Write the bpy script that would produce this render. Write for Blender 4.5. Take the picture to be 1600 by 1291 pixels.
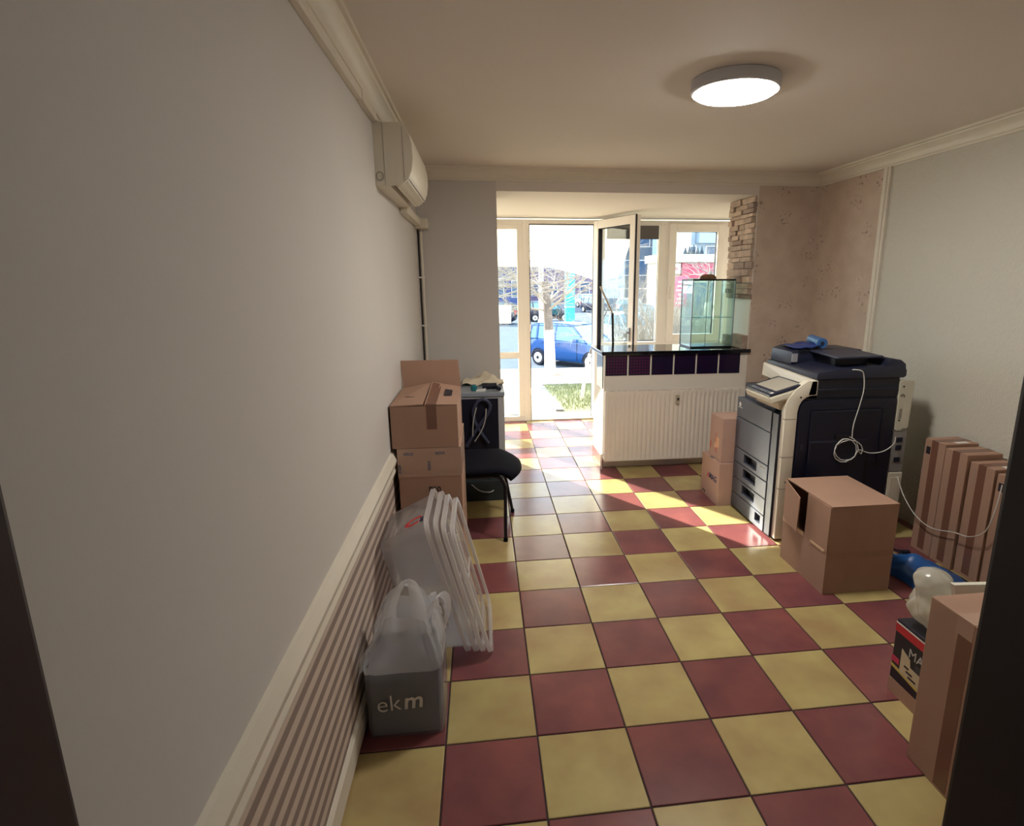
import bpy, bmesh, math, random
from mathutils import Vector, Matrix
R = random.Random(7)
for o in list(bpy.data.objects): bpy.data.objects.remove(o)
S = bpy.context.scene
C = S.collection

# ------------------------------------------------------------------ camera
CAM = Vector((0.1747, -1.7355, 1.6216)); FPX = 877.387; CX, CY = 861.54, 635.93
yaw, pit, rol = 0.1213, 0.22, -0.0038
F_ = Vector((math.sin(yaw)*math.cos(pit), math.cos(yaw)*math.cos(pit), -math.sin(pit)))
R0 = Vector((math.cos(yaw), -math.sin(yaw), 0)); U0 = R0.cross(F_)
R_ = R0*math.cos(rol) + U0*math.sin(rol); U_ = -R0*math.sin(rol) + U0*math.cos(rol)
cd = bpy.data.cameras.new('camera'); cam = bpy.data.objects.new('camera', cd); C.objects.link(cam)
cd.sensor_fit = 'HORIZONTAL'; cd.sensor_width = 36; cd.lens = FPX/1600*36
cd.shift_x = -(CX-800)/1600; cd.shift_y = (CY-645.5)/1600
cd.clip_start = 0.02; cd.clip_end = 400
M = Matrix((R_, U_, -F_)).transposed().to_4x4(); M.translation = CAM; cam.matrix_world = M
S.camera = cam

# ------------------------------------------------------------------ light and exposure
S.view_settings.view_transform = 'Standard'; S.view_settings.look = 'None'
S.view_settings.exposure = 1.15; S.view_settings.gamma = 1.0; S.view_settings.use_curve_mapping = False
W = bpy.data.worlds.new('sky'); S.world = W; W.use_nodes = True
bg = W.node_tree.nodes['Background']; bg.inputs[0].default_value = (0.74, 0.87, 1.0, 1); bg.inputs[1].default_value = 2.8
SUN_E = math.radians(27)
sdir = Vector((0.58*math.cos(SUN_E), -0.815*math.cos(SUN_E), -math.sin(SUN_E)))
sl = bpy.data.lights.new('sun_offscreen', 'SUN'); sl.energy = 11.0; sl.angle = math.radians(0.6); sl.color = (1.0, 0.92, 0.78)
so = bpy.data.objects.new('sun_offscreen', sl); C.objects.link(so); so.rotation_euler = sdir.to_track_quat('-Z', 'Y').to_euler()
so.location = (-6, 12, 8)
LAMP = 50.0

# pixel of the photograph -> point on a plane n.p = c
def ray(px, py): return F_ + R_*((px-CX)/FPX) - U_*((py-CY)/FPX)
def onp(px, py, n, c):
    d = ray(px, py); n = Vector(n); return CAM + d*((c-n.dot(CAM))/n.dot(d))
def atz(px, py, z=0): return onp(px, py, (0, 0, 1), z)
def aty(px, py, y): return onp(px, py, (0, 1, 0), y)
def atx(px, py, x): return onp(px, py, (1, 0, 0), x)

# ------------------------------------------------------------------ materials
def lin(c):
    return tuple(((v/255)/12.92 if v/255 <= .04045 else ((v/255+.055)/1.055)**2.4) for v in c)
MATS = {}
def mat(name, rgb, rough=.6, metal=0, var=0, vscale=6, bump=0, bscale=60, rgb2=None, spec=.5, detail=4, stretch=None, rand=0, emit=0, coat=0):
    if name in MATS: return MATS[name]
    m = bpy.data.materials.new(name); m.use_nodes = True; MATS[name] = m
    nt = m.node_tree; b = nt.nodes['Principled BSDF']; c = lin(rgb)
    b.inputs['Base Color'].default_value = (*c, 1); b.inputs['Roughness'].default_value = rough
    b.inputs['Metallic'].default_value = metal; b.inputs['Specular IOR Level'].default_value = spec
    if coat: b.inputs['Coat Weight'].default_value = coat; b.inputs['Coat Roughness'].default_value = .08
    if emit: b.inputs['Emission Color'].default_value = (*c, 1); b.inputs['Emission Strength'].default_value = emit
    if var or bump or rand:
        tc = nt.nodes.new('ShaderNodeTexCoord'); mp = nt.nodes.new('ShaderNodeMapping')
        nt.links.new(tc.outputs['Object'], mp.inputs[0])
        if stretch: mp.inputs['Scale'].default_value = stretch
        if rand:
            oi = nt.nodes.new('ShaderNodeObjectInfo'); ml = nt.nodes.new('ShaderNodeMath'); ml.operation = 'MULTIPLY'; ml.inputs[1].default_value = 40
            nt.links.new(oi.outputs['Random'], ml.inputs[0]); nt.links.new(ml.outputs[0], mp.inputs['Location'])
        last = None
        if var:
            n = nt.nodes.new('ShaderNodeTexNoise'); n.inputs['Scale'].default_value = vscale; n.inputs['Detail'].default_value = detail
            nt.links.new(mp.outputs[0], n.inputs[0])
            r = nt.nodes.new('ShaderNodeValToRGB'); r.color_ramp.elements[0].position = .3; r.color_ramp.elements[1].position = .72
            c2 = lin(rgb2) if rgb2 else tuple(v*(1-var) for v in c)
            r.color_ramp.elements[0].color = (*c2, 1); r.color_ramp.elements[1].color = (*c, 1)
            nt.links.new(n.outputs['Fac'], r.inputs[0]); last = r.outputs[0]
            if rand:
                hs = nt.nodes.new('ShaderNodeHueSaturation'); ma = nt.nodes.new('ShaderNodeMapRange')
                ma.inputs[3].default_value = 1-rand; ma.inputs[4].default_value = 1+rand
                nt.links.new(oi.outputs['Random'], ma.inputs[0]); nt.links.new(ma.outputs[0], hs.inputs['Value'])
                nt.links.new(last, hs.inputs['Color']); last = hs.outputs[0]
            nt.links.new(last, b.inputs['Base Color'])
        if bump:
            n2 = nt.nodes.new('ShaderNodeTexNoise'); n2.inputs['Scale'].default_value = bscale; n2.inputs['Detail'].default_value = 5
            nt.links.new(mp.outputs[0], n2.inputs[0])
            bp = nt.nodes.new('ShaderNodeBump'); bp.inputs['Strength'].default_value = bump; bp.inputs['Distance'].default_value = .01
            nt.links.new(n2.outputs['Fac'], bp.inputs['Height']); nt.links.new(bp.outputs[0], b.inputs['Normal'])
    return m
def clear_mat(name, tint, refl_rough=.02, body=0.0, body_rgb=(230, 230, 230), ior=1.45, trans=.5):
    """thin clear sheet: transparent + fresnel gloss, with a share of milky body (diffuse + translucent)"""
    m = bpy.data.materials.new(name); m.use_nodes = True; MATS[name] = m; nt = m.node_tree
    nt.nodes.remove(nt.nodes['Principled BSDF']); out = nt.nodes['Material Output']
    t = nt.nodes.new('ShaderNodeBsdfTransparent'); t.inputs[0].default_value = (*tint, 1)
    g = nt.nodes.new('ShaderNodeBsdfGlossy'); g.inputs['Roughness'].default_value = refl_rough
    fr = nt.nodes.new('ShaderNodeFresnel'); ge = nt.nodes.new('ShaderNodeNewGeometry'); mr = nt.nodes.new('ShaderNodeMapRange')
    mr.inputs[3].default_value = ior; mr.inputs[4].default_value = 1/ior; nt.links.new(ge.outputs['Backfacing'], mr.inputs[0]); nt.links.new(mr.outputs[0], fr.inputs[0])
    base = t.outputs[0]
    if body:
        d = nt.nodes.new('ShaderNodeBsdfDiffuse'); d.inputs[0].default_value = (*lin(body_rgb), 1)
        tl = nt.nodes.new('ShaderNodeBsdfTranslucent'); tl.inputs[0].default_value = (*lin(body_rgb), 1)
        a = nt.nodes.new('ShaderNodeMixShader'); a.inputs[0].default_value = trans
        nt.links.new(d.outputs[0], a.inputs[1]); nt.links.new(tl.outputs[0], a.inputs[2])
        k = nt.nodes.new('ShaderNodeMixShader'); k.inputs[0].default_value = body
        nt.links.new(t.outputs[0], k.inputs[1]); nt.links.new(a.outputs[0], k.inputs[2]); base = k.outputs[0]
    x = nt.nodes.new('ShaderNodeMixShader'); nt.links.new(fr.outputs[0], x.inputs[0])
    nt.links.new(base, x.inputs[1]); nt.links.new(g.outputs[0], x.inputs[2]); nt.links.new(x.outputs[0], out.inputs[0])
    return m

plaster = mat('left_wall_paint', (208, 203, 198), .75, var=.04, vscale=1.3, bump=.05, bscale=40)
ceil_m = mat('ceiling_paint', (226, 217, 208), .8, var=.05, vscale=.9, bump=.04, bscale=30)
back_m = plaster
white_m = mat('white_paint', (240, 232, 222), .55, var=.05, vscale=3)
trim_m = mat('trim_paint', (228, 220, 204), .45, var=.06, vscale=5)
pvc_m = mat('white_pvc', (246, 240, 232), .35)
gasket = mat('rubber_gasket', (30, 32, 48), .7)
carton = mat('carton', (172, 136, 116), .8, var=.14, vscale=5, bump=.03, bscale=90, stretch=(1, 1, .3))
carton_dk = mat('carton_brown', (136, 106, 96), .8, var=.16, vscale=5)
carton_in = mat('carton_inside', (150, 118, 98), .85, var=.1)
carton_pk = mat('carton_pinkish', (190, 156, 142), .75, var=.08, vscale=4)
tape_m = mat('packing_tape', (120, 84, 70), .25)
tape_clear = mat('clear_tape', (180, 148, 130), .2)
black_pl = mat('black_plastic', (16, 18, 36), .45)
navy_pl = mat('charcoal_plastic', (34, 38, 58), .4, var=.06)
grey_pl = mat('grey_panel', (76, 80, 94), .4, var=.05)
cream_pl = mat('cream_plastic', (224, 216, 198), .4, var=.06, vscale=3)
metal_bk = mat('black_metal', (14, 14, 26), .3)
steel = mat('steel', (160, 162, 165), .3, metal=1)
cable_w = mat('white_cable', (205, 203, 198), .5)
dark_wood = mat('dark_door_wood', (34, 27, 38), .45, var=.25, vscale=4, stretch=(6, 6, .6))
ink_navy = mat('ink_navy', (30, 40, 92), .6)
ink_red = mat('ink_red', (196, 42, 52), .6)
ink_dark = mat('ink_dark', (36, 28, 40), .7)
ink_white = mat('ink_white', (226, 224, 220), .6)
ink_blue = mat('ink_blue', (62, 92, 128), .6)
glass = clear_mat('window_glass', (.96, .98, .97))
door_glass = clear_mat('door_glass', (.88, .92, .93), ior=1.6)
case_glass = clear_mat('case_glass', (.86, .95, .93), ior=1.5)

# ------------------------------------------------------------------ mesh helpers
class MB:
    def __init__(s): s.v = []; s.f = []
    def add(s, v, f):
        n = len(s.v); s.v += [Vector(p) for p in v]; s.f += [tuple(i+n for i in q) for q in f]; return s
    def box(s, x0, x1, y0, y1, z0, z1):
        return s.add([(x, y, z) for z in (z0, z1) for y in (y0, y1) for x in (x0, x1)],
                     [(0, 2, 3, 1), (4, 5, 7, 6), (0, 1, 5, 4), (2, 6, 7, 3), (0, 4, 6, 2), (1, 3, 7, 5)])
    def hexa(s, p):   # 8 points ordered like box
        return s.add(p, [(0, 2, 3, 1), (4, 5, 7, 6), (0, 1, 5, 4), (2, 6, 7, 3), (0, 4, 6, 2), (1, 3, 7, 5)])
    def prism(s, pts, axis, a, b):
        """polygon pts (u,v) extruded along axis from a to b; axis x:(y,z) y:(x,z) z:(x,y)"""
        def P(u, v, w): return {'x': (w, u, v), 'y': (u, w, v), 'z': (u, v, w)}[axis]
        n = len(pts); v = [P(u, w, a) for u, w in pts] + [P(u, w, b) for u, w in pts]
        f = [tuple(range(n))[::-1], tuple(range(n, 2*n))] + [(i, (i+1) % n, n+(i+1) % n, n+i) for i in range(n)]
        return s.add(v, f)
    def tube(s, pts, r, n=8, closed=False, r2=None, caps=True):
        pts = [Vector(p) for p in pts]; k = len(pts); base = len(s.v); prev = None
        for i, p in enumerate(pts):
            a = pts[(i-1) % k] if (closed or i > 0) else p; b = pts[(i+1) % k] if (closed or i < k-1) else p
            d = (b-a).normalized()
            if prev is None:
                u = d.cross(Vector((0, 0, 1)));
                if u.length < 1e-3: u = d.cross(Vector((1, 0, 0)))
            else: u = prev - d*prev.dot(d)
            u.normalize(); prev = u; w = d.cross(u)
            rr = r[i] if isinstance(r, (list, tuple)) else (r if r2 is None else r + (r2-r)*i/max(1, k-1))
            s.v += [p + (u*math.cos(2*math.pi*j/n) + w*math.sin(2*math.pi*j/n))*rr for j in range(n)]
        for i in range(k if closed else k-1):
            for j in range(n):
                a = base+i*n; b = base+((i+1) % k)*n
                s.f.append((a+j, a+(j+1) % n, b+(j+1) % n, b+j))
        if caps and not closed:
            s.f.append(tuple(base+j for j in range(n))[::-1]); s.f.append(tuple(base+(k-1)*n+j for j in range(n)))
        return s
    def lathe(s, prof, c=(0, 0, 0), n=24, axis='z'):
        base = len(s.v); c = Vector(c)
        for r, h in prof:
            for j in range(n):
                a = 2*math.pi*j/n; x, y = r*math.cos(a), r*math.sin(a)
                s.v.append(c + Vector({'z': (x, y, h), 'y': (x, h, y), 'x': (h, x, y)}[axis]))
        for i in range(len(prof)-1):
            for j in range(n):
                s.f.append((base+i*n+j, base+i*n+(j+1) % n, base+(i+1)*n+(j+1) % n, base+(i+1)*n+j))
        s.f.append(tuple(base+j for j in range(n))[::-1]); s.f.append(tuple(base+(len(prof)-1)*n+j for j in range(n)))
        return s
    def grid(s, fn, nu, nv, closed_u=False):
        base = len(s.v)
        for j in range(nv):
            for i in range(nu): s.v.append(Vector(fn(i/(nu if closed_u else nu-1), j/(nv-1))))
        for j in range(nv-1):
            for i in range(nu if closed_u else nu-1):
                a = base+j*nu+i; b = base+j*nu+(i+1) % nu
                s.f.append((a, b, b+nu, a+nu))
        return s
    def build(s, name, m, parent=None, smooth=False, bevel=0, solid=0, sub=0, loc=None):
        me = bpy.data.meshes.new(name); me.from_pydata([tuple(v) for v in s.v], [], s.f)
        bm = bmesh.new(); bm.from_mesh(me); bmesh.ops.recalc_face_normals(bm, faces=bm.faces)
        if bevel: bmesh.ops.bevel(bm, geom=[e for e in bm.edges if e.is_manifold and e.calc_face_angle(0) > .5], offset=bevel, segments=2, affect='EDGES', profile=.6)
        bm.to_mesh(me); bm.free(); me.materials.append(m)
        o = bpy.data.objects.new(name, me); C.objects.link(o)
        if smooth:
            for p in me.polygons: p.use_smooth = True
            try: me.set_sharp_from_angle(angle=math.radians(smooth if smooth > 1 else 40))
            except Exception: pass
        if solid: q = o.modifiers.new('solid', 'SOLIDIFY'); q.thickness = solid; q.offset = 0
        if sub: q = o.modifiers.new('sub', 'SUBSURF'); q.levels = sub; q.render_levels = sub
        if loc: o.location = loc
        if parent: o.parent = parent
        return o
def tag(o, label, cat, group=None):
    o['label'] = label; o['category'] = cat
    if group: o['group'] = group
    return o
def struct(o): o['kind'] = 'structure'; return o
def empty(name, loc=(0, 0, 0), rz=0, parent=None):
    o = bpy.data.objects.new(name, None); C.objects.link(o); o.location = loc; o.rotation_euler = (0, 0, rz); o.empty_display_size = .05
    if parent: o.parent = parent
    return o
def thing(name, label, cat, loc=(0, 0, 0), rz=0, group=None): return tag(empty(name, loc, rz), label, cat, group)
def copy_tree(o, parent=None):
    c = o.copy(); C.objects.link(c)
    if parent: c.parent = parent
    for ch in list(o.children): copy_tree(ch, c)
    return c
def text(name, s, size, origin, xdir, ydir, m, parent, bold=0, align='LEFT', shear=0, depth=.0006):
    cu = bpy.data.curves.new(name, 'FONT'); cu.body = s; cu.size = size; cu.align_x = align; cu.extrude = depth; cu.offset = bold; cu.shear = shear
    cu.resolution_u = 3
    t = bpy.data.objects.new('tmp', cu); C.objects.link(t)
    me = bpy.data.meshes.new_from_object(t.evaluated_get(bpy.context.evaluated_depsgraph_get())); bpy.data.objects.remove(t)
    x = Vector(xdir).normalized(); y = Vector(ydir).normalized(); z = x.cross(y)
    mm = Matrix((x, y, z)).transposed().to_4x4(); mm.translation = Vector(origin); me.transform(mm)
    me.materials.clear(); me.materials.append(m); me.name = name
    o = bpy.data.objects.new(name, me); C.objects.link(o)
    if parent: o.parent = parent
    return o
def bez(p0, p1, p2, p3, n=10):
    p0, p1, p2, p3 = map(Vector, (p0, p1, p2, p3))
    return [p0*(1-t)**3 + p1*3*t*(1-t)**2 + p2*3*t*t*(1-t) + p3*t**3 for t in [i/n for i in range(n+1)]]
def cat_rom(pts, n=6):
    pts = [Vector(p) for p in pts]; q = [pts[0]] + pts + [pts[-1]]; out = []
    for i in range(1, len(q)-2):
        a, b, c, d = q[i-1:i+3]
        for k in range(n):
            t = k/n; out.append(.5*((2*b) + (c-a)*t + (2*a-5*b+4*c-d)*t*t + (3*b-a-3*c+d)*t**3))
    return out + [pts[-1]]

# ------------------------------------------------------------------ the room
XL, XR, YB, YF, H, HB, YG = -0.31, 3.03, 2.95, -1.20, 2.48, 2.315, 4.78
YJ = 3.40; OX0, OX1 = 0.316, 2.49; BX0, BX1 = -0.98, 3.45
T = 0.33
floor = struct(MB().box(-.5, 3.2, YF-1.6, YJ, -.14, -.004).box(BX0-.1, BX1+.1, YJ, YG+.06, -.14, -.004).build('floor', mat('grout', (58, 44, 48), .9)))
def tile_mat(name, a, b):
    m = mat(name, a, .22, var=.2, vscale=4.2, rgb2=b, detail=3, rand=.07, bump=.015, bscale=12); return m
ty = tile_mat('tile_yellow', (190, 174, 118), (166, 140, 98)); tr = tile_mat('tile_red', (138, 80, 78), (110, 64, 70))
def tile_mesh(w, d, m):
    b = MB(); e = .0025; g = .003
    x0, x1, y0, y1 = g, w-g, g, d-g
    b.add([(x0, y0, -.006), (x1, y0, -.006), (x1, y1, -.006), (x0, y1, -.006), (x0, y0, -e*.6), (x1, y0, -e*.6), (x1, y1, -e*.6), (x0, y1, -e*.6),
           (x0+e, y0+e, 0), (x1-e, y0+e, 0), (x1-e, y1-e, 0), (x0+e, y1-e, 0)],
          [(0, 1, 5, 4), (1, 2, 6, 5), (2, 3, 7, 6), (3, 0, 4, 7), (4, 5, 9, 8), (5, 6, 10, 9), (6, 7, 11, 10), (7, 4, 8, 11), (8, 9, 10, 11)])
    me = bpy.data.meshes.new('floor_tile'); me.from_pydata([tuple(v) for v in b.v], [], b.f); me.materials.append(m); return me
TM = {}
for j in range(-5, 15):
    for i in range(-4, 12):
        x0, y0 = i*T, j*T; x1, y1 = x0+T, y0+T
        bay = y0 >= YJ-.2
        lo, hi = (BX0, BX1) if bay else (XL, XR)
        a, b_, c_, d_ = max(x0, lo), min(x1, hi), max(y0, YF), min(y1, YG-.03)
        if b_-a < .02 or d_-c_ < .02: continue
        m = tr if (i+j) % 2 else ty
        k = (round(b_-a, 3), round(d_-c_, 3), m.name)
        if k not in TM: TM[k] = tile_mesh(k[0], k[1], m)
        o = bpy.data.objects.new('floor_tile', TM[k]); C.objects.link(o); o.location = (a, c_, 0); o.parent = floor

wl = struct(MB().box(XL-.15, XL, YF-.02, YJ, -.02, H).build('wall_left', plaster))
ceiling = struct(MB().box(XL-.15, XR+.15, YF-.02, YJ, H, H+.12).build('ceiling', ceil_m))
struct(MB().box(BX0-.1, BX1+.1, YJ, YG+.1, HB, H+.12).box(OX0, OX1, YB, YJ, HB, H).build('ceiling_bay', ceil_m))
struct(MB().box(XL, OX0, YB, YJ, -.02, H).build('wall_back_left', back_m))

def wallpaper(name, base, light, dark):
    m = mat(name, base, .8, var=.16, vscale=7, rgb2=light, bump=.04, bscale=60); nt = m.node_tree; b = nt.nodes['Principled BSDF']
    src = b.inputs['Base Color'].links[0].from_socket
    tc = nt.nodes.new('ShaderNodeTexCoord')
    # soft sprigs: clustered dark flecks and pale blossoms
    v = nt.nodes.new('ShaderNodeTexVoronoi'); v.inputs['Scale'].default_value = 5.0; nt.links.new(tc.outputs['Object'], v.inputs[0])
    n = nt.nodes.new('ShaderNodeTexNoise'); n.inputs['Scale'].default_value = 38; n.inputs['Detail'].default_value = 3; nt.links.new(tc.outputs['Object'], n.inputs[0])
    r1 = nt.nodes.new('ShaderNodeMapRange'); r1.inputs[1].default_value = .42; r1.inputs[2].default_value = .2; nt.links.new(v.outputs['Distance'], r1.inputs[0])
    r2 = nt.nodes.new('ShaderNodeMapRange'); r2.inputs[1].default_value = .56; r2.inputs[2].default_value = .64; nt.links.new(n.outputs['Fac'], r2.inputs[0])
    k = nt.nodes.new('ShaderNodeMath'); k.operation = 'MULTIPLY'; nt.links.new(r1.outputs[0], k.inputs[0]); nt.links.new(r2.outputs[0], k.inputs[1])
    k2 = nt.nodes.new('ShaderNodeMath'); k2.operation = 'MULTIPLY'; k2.inputs[1].default_value = .75; nt.links.new(k.outputs[0], k2.inputs[0])
    mx = nt.nodes.new('ShaderNodeMixRGB'); mx.inputs[2].default_value = (*lin(dark), 1)
    nt.links.new(k2.outputs[0], mx.inputs[0]); nt.links.new(src, mx.inputs[1]); nt.links.new(mx.outputs[0], b.inputs['Base Color'])
    return m
floral = wallpaper('floral_wallpaper', (196, 174, 158), (210, 192, 176), (112, 92, 88))
def embossed():
    m = mat('embossed_wallpaper', (206, 202, 190), .65); nt = m.node_tree; b = nt.nodes['Principled BSDF']
    tc = nt.nodes.new('ShaderNodeTexCoord'); n = nt.nodes.new('ShaderNodeTexNoise'); n.inputs['Scale'].default_value = 22; n.inputs['Detail'].default_value = 6; n.inputs['Distortion'].default_value = 2.2
    nt.links.new(tc.outputs['Object'], n.inputs[0])
    bp = nt.nodes.new('ShaderNodeBump'); bp.inputs['Strength'].default_value = .5; bp.inputs['Distance'].default_value = .012
    nt.links.new(n.outputs['Fac'], bp.inputs['Height']); nt.links.new(bp.outputs[0], b.inputs['Normal']); return m
wbr = struct(MB().box(OX1, XR+.15, YB, YJ, -.02, H).build('wall_back_right', floral))
YS = 2.13
struct(MB().box(XR, XR+.15, YS, YB, -.02, H).build('wall_right_far', floral))
struct(MB().box(XR, XR+.15, YF-.02, YS, -.02, H).build('wall_right', embossed()))
struct(MB().box(XR-.018, XR+.001, YS-.035, YS+.035, 0, 2.39).box(XR-.026, XR, YS-.012, YS+.012, 0, 2.39).build('trim_1', trim_m, bevel=.003))
# pier face under the ledge stones, and the stones themselves
struct(MB().box(OX1-.012, OX1, YB+.002, YJ, 1.035, HB).build('wall_pier', white_m))
st = [mat('stone_%s' % n, c, .85, var=.35, vscale=14, bump=.5, bscale=40, rand=.12) for n, c in (('tan', (218, 194, 174)), ('sand', (204, 180, 162)), ('umber', (172, 150, 138)))]
def stone(y0, y1, z0, z1, pr):
    q = lambda s: R.uniform(-s, s); x1 = OX1-.011; g = .0022
    y0 += g; y1 -= g; z0 += g; z1 -= g
    p = [(x1, y0, z0), (x1, y0, z0), (x1, y1, z0), (x1, y1, z0), (x1, y0, z1), (x1, y0, z1), (x1, y1, z1), (x1, y1, z1)]
    out = []
    for k, (x, y, z) in enumerate(p):
        out.append((x if k % 2 else x-pr+q(.005), y + (0 if k % 2 else q(.004)), z + (0 if k % 2 else q(.0025))))
    MB().hexa(out).build('stone', R.choice(st), wbr, bevel=.0025)
z = 1.462
while z < HB-.02:
    h = min(R.choice((.034, .040, .046, .060)), HB-.003-z); y = YB
    if HB-.003-z-h < .02: h = HB-.003-z
    off = R.uniform(-.012, .012)
    while y < YJ-.02:
        L = R.uniform(.10, .24)
        if YJ-(y+L) < .07: L = YJ-y
        stone(y-(.012+off if y == YB else 0), y+L, z, z+h, R.uniform(.018, .045)); y += L
    z += h
stone(YB-.01, 3.17, 1.036, 1.155, .05); stone(3.17, YJ, 1.036, 1.13, .04)

# front wall with the dark doorway the photo is taken through, and the hall behind
JL, JR = -.258, .754
struct(MB().box(-.9, JL-.10, YF-.16, YF, -.02, H).box(JR+.10, XR+.15, YF-.16, YF, -.02, H).box(JL-.10, JR+.10, YF-.16, YF, 2.12, H).build('wall_front', plaster))
dd = struct(empty('door_1', (0, YF, 0)))
MB().box(JL-.12, JL, YF-.19, YF, 0, 2.06).build('door_jamb', dark_wood, None, bevel=.006)
MB().box(JR, JR+.12, YF-.19, YF, 0, 2.06).build('door_jamb', dark_wood, None, bevel=.006)
MB().box(JL-.12, JR+.12, YF-.19, YF, 2.06, 2.16).build('door_head', dark_wood, None, bevel=.006)
for o in [o for o in C.objects if o.name.startswith(('door_jamb', 'door_head'))]:
    o.parent = dd; o.matrix_parent_inverse = Matrix.Translation((0, -YF, 0))
hall_m = plaster
struct(MB().box(-1.0, -.9, YF-1.7, YF, -.02, H).build('wall_hall_left', hall_m)); struct(MB().box(1.9, 2.0, YF-1.7, YF-.16, -.02, H).build('wall_hall_right', hall_m))
struct(MB().box(-1.0, 2.0, YF-1.8, YF-1.7, -.02, H).build('wall_hall_back', hall_m)); struct(MB().box(-1.0, 2.0, YF-1.8, YF-.02, H, H+.12).build('ceiling_hall', hall_m))
struct(MB().box(-1.0, -.5, YF-1.8, YF, -.14, -.004).build('floor_hall', hall_m))

# dado on the left wall: striped paper, moulded rail, baseboard
def stripes():
    m = mat('striped_wallpaper', (206, 188, 174), .7); nt = m.node_tree; b = nt.nodes['Principled BSDF']
    tc = nt.nodes.new('ShaderNodeTexCoord'); sx = nt.nodes.new('ShaderNodeSeparateXYZ'); nt.links.new(tc.outputs['Object'], sx.inputs[0])
    a = nt.nodes.new('ShaderNodeMath'); a.operation = 'DIVIDE'; a.inputs[1].default_value = .0585; nt.links.new(sx.outputs[2], a.inputs[0])
    f = nt.nodes.new('ShaderNodeMath'); f.operation = 'FRACT'; nt.links.new(a.outputs[0], f.inputs[0])
    r = nt.nodes.new('ShaderNodeValToRGB'); r.color_ramp.interpolation = 'LINEAR'; e = r.color_ramp.elements
    e[0].position = .0; e[0].color = (*lin((148, 130, 122)), 1); e[1].position = .5; e[1].color = (*lin((210, 192, 178)), 1)
    k = e.new(.42); k.color = (*lin((148, 130, 122)), 1); k = e.new(.95); k.color = (*lin((210, 192, 178)), 1); k = e.new(1.0); k.color = (*lin((148, 130, 122)), 1)
    nt.links.new(f.outputs[0], r.inputs[0]); nt.links.new(r.outputs[0], b.inputs['Base Color']); return m
struct(MB().box(XL, XL+.004, YF, YB, .1, .70).build('wall_left_dado', stripes()))
prof = [(XL, .655), (XL+.016, .655), (XL+.020, .668), (XL+.014, .690), (XL+.024, .705), (XL+.028, .728), (XL+.020, .745), (XL+.012, .762), (XL, .766)]
struct(MB().prism(prof, 'y', YF, YB).build('trim_2', trim_m, smooth=30))
struct(MB().prism([(XL, .022), (XL+.016, .022), (XL+.016, .108), (XL+.008, .120), (XL, .122)], 'y', YF, YB).build('baseboard_left', trim_m))
struct(MB().box(XL, XL+.010, YF, YB, -.003, .022).build('trim_3', mat('red_skirting', (138, 80, 78), .4)))
struct(MB().box(OX0-.25, OX0-.001, YB-.010, YB, -.003, .075).box(OX0, OX0+.008, YB, YJ, -.003, .075).build('baseboard_back', mat('skirting_tile', (170, 88, 80), .3, var=.2)))

# cornices
def cornice(name, prof, path):
    b = MB(); n = len(prof); k = len(path)
    for (x, y, ox, oy) in path:
        for d, z in prof: b.v.append(Vector((x+ox*d, y+oy*d, z)))
    for i in range(k-1):
        for j in range(n-1): b.f.append((i*n+j, i*n+j+1, (i+1)*n+j+1, (i+1)*n+j))
    return struct(b.build(name, trim_m, smooth=25))
cp = [(.0, 2.388), (.010, 2.388), (.012, 2.400), (.020, 2.404), (.026, 2.424), (.044, 2.446), (.064, 2.456), (.068, 2.464), (.082, 2.466), (.084, 2.481)]
cornice('trim_4', cp, [(XL, YF, 1, 0), (XL, YB, 1, -1), (XR, YB, -1, -1), (XR, YF, -1, 0)])
struct(MB().box(XL, XL+.024, YF, 1.18, 2.352, 2.389).box(XL, XL+.028, .86, 1.18, 2.350, 2.391).build('trim_5', trim_m, bevel=.003))

# ------------------------------------------------------------------ bay: counter wall, facade
struct(MB().box(BX0-.1, BX0, YJ-.02, YG+.1, -.1, HB).box(BX0, XL-.14, YJ-.02, YJ, -.02, HB).build('wall_bay_left', white_m))
struct(MB().box(BX1, BX1+.1, YJ-.02, YG+.1, -.1, HB).box(XR+.14, BX1, YJ-.02, YJ, -.02, HB).build('wall_bay_right', white_m))
struct(MB().box(1.50, BX1, YG-.08, YG+.08, -.1, .86).build('wall_parapet', white_m))
struct(MB().box(BX0-.1, BX1+.1, YG+.03, YG+.20, HB, 3.4).build('wall_outside', white_m))
cw = struct(MB().box(1.207, OX1, YB, YJ, -.002, 1.005).build('wall_counter', white_m))
nv = mat('mosaic_tile', (30, 28, 54), .15, rgb2=(40, 22, 54), var=.4, vscale=9)
for k in range(6):
    x0 = 1.215+k*.2035
    MB().box(x0, x0+.19, YB-.004, YB+.001, .824, 1.0).build('tile', nv, cw, bevel=.0015)
for k in range(6):
    for r in range(2 if k > 1 else 6):
        for c in range(7):
            x0 = 1.215+k*.2035+.010+c*.0248
            if k < 2: MB().box(x0+.004, x0+.020, YB-.0062, YB-.003, .838+r*.026, .838+r*.026+.018).build('mosaic', mat('mosaic_pink', (84, 26, 70), .2), cw)
MB().box(1.2015, 1.208, YB+.06, YB+.30, .70, .99).build('tile', mat('end_tile', (70, 84, 104), .06), cw, bevel=.002)
MB().box(1.199, 1.2075, YB, YJ, -.002, .085).build('skirting', MATS['skirting_tile'], cw)
ct = MB().box(1.175, OX1+.012, YB-.035, YJ+.02, 1.005, 1.036).build('counter_top', mat('black_granite', (18, 18, 28), .06, var=.3, vscale=60), bevel=.004)
tag(ct, 'polished black stone counter top on the half wall above the radiator', 'counter top')

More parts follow.
